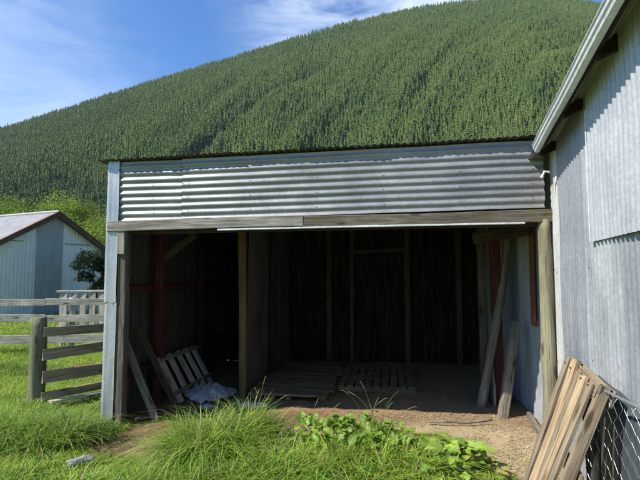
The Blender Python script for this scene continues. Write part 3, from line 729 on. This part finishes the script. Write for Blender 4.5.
# far bleached rails
ff = empty('rail_fence', (-7.2, 10.2, 0)); tag(ff, 'sun-bleached rail fence across the field in front of the barn', 'fence')
q0 = Vector((-9.6, 9.7, 0)); q1 = Vector((-1.5, 10.9, 0))
for k in range(5):
    p = q0.lerp(q1, k/4+.03 if k < 4 else 1); log('post', p+Vector((0, .09, -.2)), p+Vector((0, .09, 1.12)), .07, .065, M_WHITE, ff)
for k in range(2):
    a0 = q0.lerp(q1, k*.47); a1 = q0.lerp(q1, k*.47+(.47 if k == 0 else .53))
    for z, h_ in ((1.02, .14), (.69, .15), (.27, .17)):
        timber('rail', a0+Vector((0, 0, z+random.uniform(-.02, .02))), a1+Vector((0, 0, z+random.uniform(-.02, .02))), .03, h_, M_WHITE, ff, warp=random.uniform(-.02, .02), rough=.007)
# slatted pen panel behind it
pp = empty('pen_panel', (-5.2, 11.4, 0)); tag(pp, 'pale slatted pen panel standing behind the bleached rails beside the shed', 'pen panel')
pa = Vector((-5.95, 11.2, 0)); pb_ = Vector((-3.2, 11.6, 0)); pdv = (pb_-pa).normalized()
timber('top_rail', pa+Vector((-.1, 0, 1.22)), pb_+Vector((0, 0, 1.24)), .12, .05, M_WHITE, pp)
timber('bottom_rail', pa+Vector((0, 0, .42)), pb_+Vector((0, 0, .42)), .05, .1, M_WHITE, pp)
for k in range(14):
    c = pa+pdv*(.05+k*.205); timber('slat', c+Vector((0, -.02, .4)), c+Vector((0, -.02, 1.19)), .17, .025, M_WHITE, pp, up=(0, 1, 0))
for c in (pa, pb_): log('post', c+Vector((0, .08, -.2)), c+Vector((0, .08, 1.2)), .06, .06, M_WHITE, pp)

# ------------------------------------------------------------------ loose timbers and stuff in the shed (each its own thing)
def loose(o, label, cat, group=None): return tag(o, label, cat, group)
loose(timber('plank', S(.54, .16, .0), S(.10, .16, .93), .085, .03, M_GREY, up=SEY), 'grey plank leaning on the left post, nearest the opening', 'plank', 'planks leaning on the left wall')
loose(timber('plank', S(.62, .55, .0), S(.10, .50, .98), .075, .03, M_DIM, up=SEY), 'darker plank leaning just behind the nearest one on the left wall', 'plank', 'planks leaning on the left wall')
loose(timber('plank', S(.58, .34, .02), S(.34, .06, .03), .09, .03, M_DIM), 'short offcut lying on the dirt at the foot of the leaning planks', 'plank', 'planks leaning on the left wall')
# slatted frame leaning on the left wall
sf = empty('slatted_frame', S(.45, 1.4, 0), SA); tag(sf, 'pale slatted frame leaning on the left wall behind the plastic heap', 'slatted frame')
for k in range(5):
    yk = .92+k*.25; timber('slat', S(.50+random.uniform(-.02, .02), yk, .0), S(.19, yk-.02, .55), .12, .022, M_WHITE, sf, up=SEX)
timber('batten', S(.22, .85, .52), S(.22, 2.05, .52), .03, .05, M_GREY, sf); timber('batten', S(.44, .85, .12), S(.44, 2.05, .12), .03, .05, M_GREY, sf)
# crumpled plastic
def crumple(name, c, rx, ry, rz, seed, label, cat, mt=M_PLASTIC, res=90):
    """a film dropped in a heap: a sheet pushed into sharp folds, edges tucked to the ground"""
    V = []; Fc = []; n = res
    def rg(p): return 1-abs(mnoise.noise(p))*2.2
    for i in range(n+1):
        for j in range(n+1):
            a_ = 2*i/n-1; b_ = 2*j/n-1; r = math.hypot(a_, b_)
            w1 = mnoise.noise(Vector((a_*1.5, b_*1.5, seed))); w2 = mnoise.noise(Vector((a_*1.5, b_*1.5, seed+9)))
            q = Vector((a_+.5*w1, b_+.5*w2, seed))
            env_ = max(0, 1-(r*(1+.35*w1))**2)**.7
            h = env_*(.42+.30*rg(q*1.7)+.20*rg(q*3.6+Vector((3, 1, 0)))+.12*rg(q*8))+.05*rg(q*5)*(1 if r > .8 else 0)
            V.append((rx*(a_+.22*w2+.04*rg(q*7)), ry*(b_+.22*w1+.04*rg(q*6.3)), max(.004, rz*h)))
    for i in range(n):
        for j in range(n):
            a_ = 2*(i+.5)/n-1; b_ = 2*(j+.5)/n-1
            if math.hypot(a_, b_) > .93+.12*mnoise.noise(Vector((a_*3, b_*3, seed*2))): continue
            Fc.append((i*(n+1)+j, (i+1)*(n+1)+j, (i+1)*(n+1)+j+1, i*(n+1)+j+1))
    return tag(mesh_obj(name, V, Fc, mt, None, Matrix.Translation(c), True), label, cat)
crumple('plastic_heap', Vector((-1.47, 6.5, .0)), .36, .36, .18, 3.1, 'crumpled heap of cloudy plastic film on the shed floor left of the post', 'plastic sheet')
crumple('plastic_scrap', S(1.42, .78, .03), .24, .10, .035, 8.2, 'flat pale scrap of plastic lying in front of the timber platform', 'plastic scrap')
crumple('plastic_scrap', S(.95, .62, .03), .10, .09, .05, 5.2, 'small wad of plastic in the grass left of the middle post', 'plastic scrap')
# platforms on the floor
pf = empty('board_platform', S(1.8, 2.2, 0), SA); tag(pf, 'low timber board platform on the shed floor right of the middle post', 'platform')
for k in range(9):
    yk = 1.28+k*.27; timber('floor_board', S(1.27+random.uniform(-.03, .03), yk, .075), S(2.33+random.uniform(-.04, .04), yk+random.uniform(-.02, .02), .075), .24, .025, M_FLOORB, pf)
for xx in (1.35, 1.8, 2.25): timber('bearer', S(xx, 1.2, .03), S(xx, 3.6, .03), .07, .06, M_FLOORB, pf)
pl = empty('floor_pallet', S(2.9, 2.4, 0), SA); tag(pl, 'dark slatted pallet lying flat on the shed floor beside the platform', 'pallet')
for k in range(9): timber('slat', S(2.42+k*.12, 1.75, .08), S(2.42+k*.12, 3.3, .08), .085, .02, M_FLOORB, pl)
for yy in (1.78, 2.5, 3.25): timber('bearer', S(2.38, yy, .035), S(3.43, yy, .035), .07, .06, M_FLOORB, pl)
# leaning poles right
loose(log('leaning_pole', (1.93, 5.92, .0), (2.36, 6.05, 2.14), .058, .045, M_GREY, None, 14, .03), 'long grey round pole leaning to the right inside the shed', 'pole')
loose(timber('leaning_post', (2.03, 5.50, .0), (2.27, 5.66, 1.05), .10, .09, M_GREY, rough=.006), 'shorter squared post leaning beside the long round pole', 'post')
loose(timber('plank', (2.12, 6.0, .0), (2.22, 6.28, 1.75), .09, .03, M_WHITE, up=SEX), 'thin pale plank standing behind the leaning pole', 'plank')

# ------------------------------------------------------------------ leaning pallet, mesh fence at right
pal = empty('wooden_pallet', (1.45, 3.0, 0)); tag(pal, 'broken wooden pallet of yellowish slats leaning on the mesh fence', 'pallet')
TF = Vector((1.66, 3.24, 1.05)); TN = Vector((1.575, 2.77, .985)); BF = Vector((1.31, 3.32, .0)); BN = Vector((1.11, 2.74, .0))
nrm = (TN-TF).cross(BF-TF).normalized()
if nrm.x > 0: nrm = -nrm
def PQ(a, bq, o=0): return TF.lerp(TN, a).lerp(BF.lerp(BN, a), bq)+nrm*o
for k, (a0, a1, wd, mt, o) in enumerate([(.05, .07, .072, M_PALLET2, .022), (.28, .22, .085, M_PALLET, .024), (.49, .44, .045, M_PALLET2, .020), (.68, .62, .090, M_PALLET, .026), (.90, .90, .06, M_PALLET2, .022)]):
    timber('slat', PQ(a0, random.uniform(-.02, .02), o), PQ(a1, 1.0, o), wd, .022, mt, pal, up=nrm, rough=.005, warp=random.uniform(-.012, .012))
for a0 in (.0, .985):
    timber('stringer', PQ(a0, .0, -.032), PQ(a0-.02, 1.0, -.032), .034, .065, M_PALLET2, pal, up=nrm, rough=.005)
for bq in (.035, .93):
    timber('end_board', PQ(-.02, bq, -.002), PQ(1.02, bq, -.002), .09, .018, M_PALLET2, pal, up=nrm)
for k, bq in enumerate((.05, .5, .9)):
    timber('back_board', PQ(-.03, bq, -.088), PQ(1.03, bq, -.088), .09, .018, M_PALLET2, pal, up=nrm)
for a0, f in ((.05, .035), (.28, .037), (.68, .039), (.90, .035)):
    b = Bag(); c = PQ(a0, .03, f); b.tube([c, c+nrm*.007], .006, 6); b.build('nail', M_NAIL, pal)
cl = empty('mesh_fence', RW(-1.86, .15, 0), RA); tag(cl, 'sagging galvanised chain-link mesh fence in front of the iron wall', 'fence')
log('post', RW(-1.80, .18, -.1), RW(-1.80, .18, .95), .045, .042, M_POST, cl)
log('post', RW(-4.2, .13, -.1), RW(-4.2, .13, 1.05), .045, .042, M_POST, cl)
def mtop(t): return .955-.045*math.sin(min(1, max(0, (-t-1.8)/2.4))*math.pi)+.02*(-t-1.8)
def mo(t): return .21-.16*min(1, max(0, (-t-1.85)/.75))
b = Bag(); t0 = -1.86; k = 0; pw = .052; rh = .052; nr = 19
while t0-k*pw > -4.15:
    pts_ = []
    for r in range(nr+1):
        sg = 1 if (r+k) % 2 else -1; t_ = t0-k*pw+sg*pw*.49; z = r*rh*(mtop(t0-k*pw)/(nr*rh))
        pts_.append(RW(t_+.012*math.sin(z*5+k*.4), mo(t0-k*pw)+.003*sg+.015*math.sin(z*3+k*.3), z))
    b.tube(pts_, .0012, 4, cap=False); k += 1
b.build('mesh', M_WIRE, cl)
b = Bag(); b.tube([RW(float(t_), mo(float(t_)), mtop(float(t_))+.008) for t_ in np.linspace(-1.78, -4.2, 24)], .008, 7)
for q in range(9):
    tq = -1.85-q*.16; c = RW(tq, mo(tq), mtop(tq)); b.tube([c, c+Vector((0, 0, -.03))+RN*.02, c+Vector((0, 0, -.05))+RT*.02+RN*.035, c+Vector((0, 0, -.03))+RT*.035+RN*.03], .0016, 4)
b.build('top_wire', M_WIRE, cl)

V = []; Fc = []
for q in range(15):
    f = q/14; t_ = -1.45-1.6*f; zt = .93-.78*max(0, f-.32)-.04*math.sin(f*9)*f
    for r in range(9):
        g = r/8; V.append(RW(t_, .045+.06*(1-g)+.008*math.sin(f*14+g*5), -.02+g*(zt+.02)))
for q in range(14):
    for r in range(8): Fc.append((q*9+r, (q+1)*9+r, (q+1)*9+r+1, q*9+r+1))
bs_ = mesh_obj('black_sheet', V, Fc, M_RUBBER, None, None, True)
md = bs_.modifiers.new('thickness', 'SOLIDIFY'); md.thickness = .004
tag(bs_, 'black sheet with a slanting top edge standing between the mesh fence and the iron wall', 'sheet')

# ------------------------------------------------------------------ grass
def blades(P, H, Wd, lean, cols, rr, droop=.5, th=None):
    n = len(P); th = rr.random(n)*6.283 if th is None else th; dx, dy = np.cos(th), np.sin(th); ta = th+1.57+rr.normal(0, .4, n); wx, wy = np.cos(ta), np.sin(ta)
    lv = []; fr = (0, .38, .74, 1.0); wf = (1.0, .85, .5, 0)
    for f, q in zip(fr, wf):
        off = lean*H*(f**2); zz = H*f*(1-droop*lean*f*f)
        c = np.stack([P[:, 0]+dx*off, P[:, 1]+dy*off, P[:, 2]+zz], 1)
        if q > 0:
            e = np.stack([wx*Wd*q*.5, wy*Wd*q*.5, 0*Wd], 1); lv += [c-e, c+e]
        else: lv.append(c)
    V = np.stack(lv, 1).reshape(-1, 3); o = (np.arange(n)*7)[:, None]
    q4 = np.concatenate([o+np.array([0, 1, 3, 2]), o+np.array([2, 3, 5, 4])], 1).reshape(-1, 4); t3 = o+np.array([4, 5, 6])
    idx = np.concatenate([q4.ravel(), t3.ravel()]); cnt = np.concatenate([np.full(len(q4), 4), np.full(len(t3), 3)])
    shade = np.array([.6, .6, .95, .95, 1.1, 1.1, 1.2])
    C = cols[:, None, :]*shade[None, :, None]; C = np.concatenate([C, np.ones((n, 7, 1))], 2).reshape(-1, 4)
    return V, cnt, idx, C
def gcol(n, rr, x, y, kind=0):
    pal_ = {0: ((.09, .20, .028), (.32, .44, .07)), 1: ((.13, .25, .03), (.40, .51, .08)), 2: ((.05, .115, .025), (.16, .26, .055))}[kind]
    f = np.clip(rr.normal(.5, .28, n)+(fbm(x, y, 1.6, 12)-.5)*1.1, 0, 1)[:, None]
    c = np.array(pal_[0])*(1-f)+np.array(pal_[1])*f
    dry = rr.random(n) < .15; c[dry] = np.array((.34, .28, .13))*(.7+.6*rr.random((dry.sum(), 1)))
    return c
packs = []; off = 0
def add_grass(x, y, H, Wd, lean, kind, droop=.5, th=None, cm=None):
    global off
    z = gz(x, y)-.01; n = len(x)
    V, c, i_, C = blades(np.stack([x, y, z], 1), H, Wd, lean, gcol(n, rng, x, y, kind)*(1 if cm is None else cm[:, None]), rng, droop, th)
    packs.append((V, c, i_+off, C, len(x))); off += len(V)
def inshed(x, y):
    sx, sy = shed_xy(x, y); return (sy > .12) & (sx > -.02) & (sx < 5.2) & (sy < 4.2)
def rightwall(x, y): return (x-(1.054+.2588*y)) > -.05
def field(n, x0, x1, y0, y1):
    x = rng.uniform(x0, x1, n); y = rng.uniform(y0, y1, n); return x, y
def cull(x, y, dthr=.5):
    d = dirt(x, y); k = ~inshed(x, y) & ~rightwall(x, y) & (rng.random(len(x)) > np.clip((d-.15)/dthr, 0, .985)) & (np.abs(x) < .75*y+.6)
    return k
# short turf close by
x, y = field(90000, -5, 2.4, 2.6, 7); k = cull(x, y, .4); x, y = x[k], y[k]; n = len(x)
add_grass(x, y, .03+.07*rng.random(n)*(.6+.8*fbm(x, y, 2, 4)), .004+.004*rng.random(n), .3+.9*rng.random(n), 1)
# tall clumps: (cx, cy, rx, ry, n clumps, height, kind)
def clumps(cx, cy, rx, ry, ncl, per, h, kind, spread=.04, lean=(.3, 1.8), wd=.0088):
    th = rng.random(ncl)*6.283; r = np.sqrt(rng.random(ncl)); ax = cx+rx*r*np.cos(th); ay = cy+ry*r*np.sin(th)
    hh = h*(.55+.6*rng.random(ncl))*(1-.45*r**3)
    gx_ = rng.normal(0, spread, ncl*per); gy_ = rng.normal(0, spread, ncl*per)
    x = np.repeat(ax, per)+gx_; y = np.repeat(ay, per)+gy_; hb = np.repeat(hh, per)*(.45+.65*rng.random(ncl*per))
    th = np.arctan2(gy_, gx_)+rng.normal(0, .5, ncl*per); cm = np.repeat(rng.uniform(.7, 1.3, ncl), per)
    k = ~inshed(x, y) & ~rightwall(x, y); x, y, hb, th, cm = x[k], y[k], hb[k], th[k], cm[k]
    add_grass(x, y, hb, wd*(.7+.8*rng.random(len(x))), rng.uniform(lean[0], lean[1], len(x)), kind, .5, th, cm)
clumps(-2.85, 4.75, .75, .42, 120, 38, .47, 0)
clumps(-2.75, 5.30, .65, .35, 90, 60, .24, 0)
clumps(-3.6, 5.2, .9, .8, 130, 40, .32, 0)
clumps(-.93, 4.42, .40, .40, 95, 36, .58, 0)
clumps(-.2, 3.7, .9, .4, 40, 26, .34, 0, wd=.010)
clumps(-1.6, 3.7, .5, .3, 18, 26, .24, 0, wd=.010)
clumps(-.75, 4.80, .32, .16, 20, 30, .50, 0)
clumps(-.55, 4.1, .5, .4, 60, 40, .34, 0)
clumps(-.62, 4.75, .20, .15, 16, 60, .55, 0, .03, (.2, .9))
clumps(-1.0, 3.75, .7, .35, 80, 40, .26, 0)
clumps(.30, 3.95, .80, .38, 120, 36, .36, 1, wd=.009)
clumps(.60, 4.25, .45, .3, 60, 36, .36, 1, wd=.007)
clumps(.25, 4.3, .5, .22, 20, 30, .30, 0, wd=.007)
clumps(-2.1, 3.9, .5, .3, 40, 36, .15, 1)
clumps(.25, 3.55, 1.0, .30, 90, 40, .22, 0)
clumps(-2.1, 3.75, .6, .4, 60, 55, .17, 1)
clumps(-3.55, 6.1, .28, .2, 22, 60, .28, 0)
clumps(-2.55, 5.75, .25, .35, 22, 60, .26, 0)
clumps(1.35, 3.75, .2, .35, 14, 40, .12, 1)
clumps(-2.42, 5.25, .12, .16, 10, 50, .26, 0)
clumps(.95, 4.95, .35, .12, 10, 35, .10, 1)
# field behind the fence
x, y = field(90000, -14, -1.5, 6.5, 14); k = cull(x, y, .5); x, y = x[k], y[k]; n = len(x)
add_grass(x, y, (.05+.10*rng.random(n))*(.6+.9*fbm(x, y, .8, 4)), .007+.005*rng.random(n), .4+.8*rng.random(n), 1)
x, y = field(90000, -30, -2, 14, 34); k = cull(x, y, .5) & (x/y < -.33); x, y = x[k], y[k]; n = len(x)
add_grass(x, y, .08+.14*rng.random(n), .016+.01*rng.random(n), .4+.8*rng.random(n), 1)
clumps(-5.9, 8.6, 1.6, .5, 80, 50, .26, 0, .08, wd=.008); clumps(-7.0, 10.6, 3, .5, 90, 50, .30, 0, .1, wd=.009)
V = np.concatenate([p[0] for p in packs]); 
cnt = np.concatenate([p[1] for p in packs]); idx = np.concatenate([p[2] for p in packs]); C = np.concatenate([p[3] for p in packs])
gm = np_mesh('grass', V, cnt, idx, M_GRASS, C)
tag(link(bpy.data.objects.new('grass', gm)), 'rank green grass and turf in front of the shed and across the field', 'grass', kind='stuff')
print('grass blades', sum(p[4] for p in packs))
# straw and litter on the bare earth
n = 80000; x, y = field(n, -2.6, 2.6, 3.3, 9.0); d = dirt(x, y); k = (d > .3) & ~rightwall(x, y) & (rng.random(n) < .15+1.3*sstep(.35, .65, fbm(x, y, 4.5, 41))); x, y = x[k], y[k]; n = len(x)
th = rng.random(n)*6.283; ll = .005+.020*rng.random(n)**2+(rng.random(n) < .12)*.035*rng.random(n); _sx, _sy = shed_xy(x, y); onb = (_sx > 1.25) & (_sx < 3.45) & (_sy > 1.25) & (_sy < 3.6); z = np.where(onb, .098+.006*rng.random(n), gz(x, y)+.002+.010*rng.random(n)); wv = .0010+.0022*rng.random(n); tz = rng.normal(0, .2, n)*ll
dx, dy = np.cos(th)*ll, np.sin(th)*ll; ex, ey = -np.sin(th)*wv, np.cos(th)*wv
V = np.stack([np.stack([x-dx-ex, y-dy-ey, z-tz], 1), np.stack([x+dx-ex, y+dy-ey, z+tz], 1), np.stack([x+dx+ex, y+dy+ey, z+tz], 1), np.stack([x-dx+ex, y-dy+ey, z-tz], 1)], 1).reshape(-1, 3)
f = rng.random((n, 1)); tn = sstep(-1.0, 1.2, x)[:, None]; c = np.array((.16, .095, .055))*(1-f)+(np.array((.36, .24, .14))*(1-tn)+np.array((.58, .47, .29))*tn)*f;  C = np.repeat(np.concatenate([c, np.ones((n, 1))], 1), 4, 0)
sm = np_mesh('straw', V, np.full(n, 4), np.arange(4*n), M_STRAW, C)
tag(link(bpy.data.objects.new('straw', sm)), 'scattered straw and hay litter on the trodden earth', 'straw', kind='stuff')

# ------------------------------------------------------------------ broad-leaved weeds, each its own plant
def weed(x, y, nleaf, size, label, seed, upright=.6, tint=(1, 1, 1), name='dock_plant', cat='weed'):
    rr = random.Random(seed); V = []; Fc = []; C = []
    for q in range(nleaf):
        th = 2*math.pi*q/nleaf*1.618*2+rr.uniform(-.4, .4); Ln = size*rr.uniform(.65, 1.15); wd = Ln*rr.uniform(.42, .68); el = upright*rr.uniform(.5, 1.4)
        d = Vector((math.cos(th), math.sin(th), 0)); s = Vector((-d.y, d.x, 0)); p = Vector((rr.gauss(0, .07), rr.gauss(0, .07), 0)); nseg = 8; o = len(V)
        base = rr.uniform(.0, .95)*size*2.0*upright; f = rr.random(); f2 = rr.uniform(.7, 1.25); cc = [(.13+.14*f)*f2, (.24+.15*f)*f2, (.035+.03*f)*f2]; cc = [.30, .25, .09] if rr.random() < .06 else cc
        tw = rr.uniform(-.5, .5); p.z = base
        for k in range(nseg+1):
            t = k/nseg; ang = el*1.25-t*t*1.7*(1-upright*.3)
            pr = max(0, math.sin(math.pi*min(1, (t*.93+.04))**.8))**.75 if t > .18 else .10
            wv = wd*pr*.5*(1+.22*math.sin(k*2.1+q*1.7))
            sd_ = (s*math.cos(tw)+Vector((0, 0, 1))*math.sin(tw))
            nn = sd_.cross(d*math.cos(ang)+Vector((0, 0, math.sin(ang)))).normalized()
            for e, hh in ((-1, .16), (-.5, .05), (0, -.03), (.5, .05), (1, .16)):
                V.append(p+sd_*wv*e-nn*wv*hh*1.5*(1 if abs(e) < .9 else 1+.8*math.sin(k*2.6+q*1.3+e)))
                g = 1.25 if e == 0 else 1.0; C.append((cc[0]*g, cc[1]*g, cc[2]*g, 1))
            p = p+(d*math.cos(ang)+Vector((0, 0, math.sin(ang))))*(Ln/nseg)
        for k in range(nseg):
            for e in range(4): Fc.append((o+k*5+e, o+k*5+e+1, o+(k+1)*5+e+1, o+(k+1)*5+e))
    return tag(mesh_obj(name, V, Fc, M_LEAF, None, Matrix.Translation((x, y, float(gz(x, y))-.01)), True, C), label, cat, 'broad-leaved weeds in front of the shed')
G1 = 'broad-leaved dock weed in the leafy thicket in front of the shed opening'
spots = [(-.10, 4.62, 9, .30, 'pale broad-leaved weed left of the thicket, first past the grass clump'),
         (.02, 4.40, 9, .28, G1), (.22, 4.60, 10, .28, G1), (.42, 4.66, 9, .26, G1), (.55, 4.45, 9, .25, G1), (.16, 4.18, 9, .26, G1), (.70, 4.62, 8, .22, G1), (.36, 4.28, 8, .24, G1), (.85, 4.42, 8, .20, G1), (-.22, 4.42, 8, .24, G1), (.10, 4.72, 9, .26, G1), (.32, 4.46, 9, .26, G1), (.58, 4.70, 8, .24, G1), (.30, 4.78, 8, .24, G1), (.76, 4.20, 9, .22, G1), (.98, 4.32, 8, .18, G1),
         (1.02, 4.60, 8, .13, 'small low weed on the dirt below the leaning poles'),
         (1.20, 4.16, 11, .25, 'bright low rosette weed on the straw-covered dirt, right of the grass'),
         (1.02, 3.98, 11, .24, 'bright rosette weed at the right edge of the grass, nearest the camera'),
         (1.36, 4.0, 8, .16, 'small rosette weed just right of the large bright ones'),
         (.95, 4.25, 8, .18, 'mid-sized weed behind the bright rosettes at the grass edge'),
         (-2.25, 4.95, 7, .12, 'small weed at the foot of the dirt patch by the left post')]
wr = random.Random(77)
for q in range(22):
    f = (q+.5)/22; spots.append((-.15+1.25*f+wr.uniform(-.08, .08), 4.30-.45*f+wr.uniform(-.30, .22), wr.randint(5, 8), wr.uniform(.17, .25), 'small weed with a few rounded leaves mixed into the rank grass right of centre'))
for q, (x, y, nl, s_, lb) in enumerate(spots): weed(x, y, nl+(18 if y > 4.1 and x < .9 else 9), s_*(.50 if y > 4.1 and x < .9 or q > 21 else .85), lb, q*7+1, .85 if s_ > .2 and y > 4.1 and x < .9 else .45)
# tall seeding grass stems
def stems(x, y, n, h, label, seed):
    rr = random.Random(seed); b = Bag(); V = []
    for q in range(n):
        th = rr.uniform(-.7, .7)+(0 if rr.random() < .7 else math.pi); d = Vector((math.cos(th), math.sin(th)*.6, 0)); H = h*rr.uniform(.7, 1.1); ln_ = rr.uniform(.1, .55)
        p0 = Vector((rr.uniform(-.10, .10), rr.uniform(-.05, .05), 0)); pts_ = [p0+d*(ln_*H*t**2.4)+Vector((0, 0, H*(t-(.35*ln_*t**4)))) for t in np.linspace(0, 1, 9)]
        b.tube(pts_, .0028, 5, .0012)
        if rr.random() < .8:
            e = pts_[-1]; dv = (pts_[-1]-pts_[-2]).normalized(); b.tube([e-dv*.05, e-dv*.02, e+dv*.02, e+dv*.05+Vector((0, 0, -.015))], .005, 5, .0015)
    n_ = len(b.V); C = np.tile(np.array((.24, .30, .11, 1)), (n_, 1))
    return tag(mesh_obj('grass_stems', b.V, b.F, M_GRASS, None, Matrix.Translation((x, y, float(gz(x, y)))), True, C), label, 'grass tuft', 'tall seeding grass stems')
stems(.44, 4.42, 8, .58, 'tall arching seed-grass stems rising above the leafy thicket', 2)
stems(.66, 4.46, 5, .44, 'shorter arching grass stems right of the tallest ones', 5)
stems(-.62, 4.7, 7, .60, 'grass stems topping the big clump below the middle post', 8)
stems(.0, 4.7, 2, .45, 'single thin stem left of the leafy thicket', 12)

# ------------------------------------------------------------------ stones, stick
def stone(x, y, r, sq, seed, label, cat='stone', rz=0., z=0.):
    V = []; Fc = []; n = 14; m = 22
    for i in range(n+1):
        th = math.pi*i/n
        for j in range(m):
            ph = 2*math.pi*j/m; d = Vector((math.sin(th)*math.cos(ph), math.sin(th)*math.sin(ph), math.cos(th)))
            q = 1+.28*mnoise.noise(d*1.3+Vector((seed, 0, 0)))+.08*mnoise.noise(d*4+Vector((seed, 0, 0)))
            V.append((d.x*q*r*sq[0], d.y*q*r*sq[1], d.z*q*r*sq[2]))
    for i in range(n):
        for j in range(m): Fc.append((i*m+j, (i+1)*m+j, (i+1)*m+(j+1) % m, i*m+(j+1) % m))
    return tag(mesh_obj('stone', V, Fc, M_STONE, None, Matrix.Translation((x, y, float(gz(x, y))+z)) @ Matrix.Rotation(rz, 4, 'Z'), False), label, cat, 'stones in front of the shed')
stone(-2.0, 4.16, .055, (2.1, .8, .6), 3, 'long pale stone in the grass below the dirt patch', rz=.7, z=.05)
stone(1.93, 4.18, .045, (1.2, .8, .7), 9, 'small grey stone beside the foot of the iron wall', z=.02)
stone(1.80, 4.12, .028, (1, .9, .6), 13, 'pebble next to the small grey stone', z=.01)
b = Bag(); b.tube([(1.15, 5.23, .05), (1.35, 5.20, .062), (1.55, 5.19, .055), (1.72, 5.24, .06), (1.82, 5.22, .085)], .010, 8, .018)
tag(b.build('stick', M_GREY, None, None, True), 'crooked grey stick lying across the shed entrance below the leaning poles', 'stick')

# ------------------------------------------------------------------ air
hz = Bag(); hz.box(-4600, 4600, -3600, 3600, -28, 560)
hm = bpy.data.materials.new('haze'); hm.use_nodes = True; t = hm.node_tree; t.nodes.clear()
o_ = t.nodes.new('ShaderNodeOutputMaterial'); pv = t.nodes.new('ShaderNodeVolumePrincipled'); pv.inputs['Density'].default_value = .00007
pv.inputs['Color'].default_value = (.80, .88, 1, 1); pv.inputs['Anisotropy'].default_value = .2; t.links.new(pv.outputs[0], o_.inputs['Volume'])
tag(hz.build('haze', hm), kind='stuff')
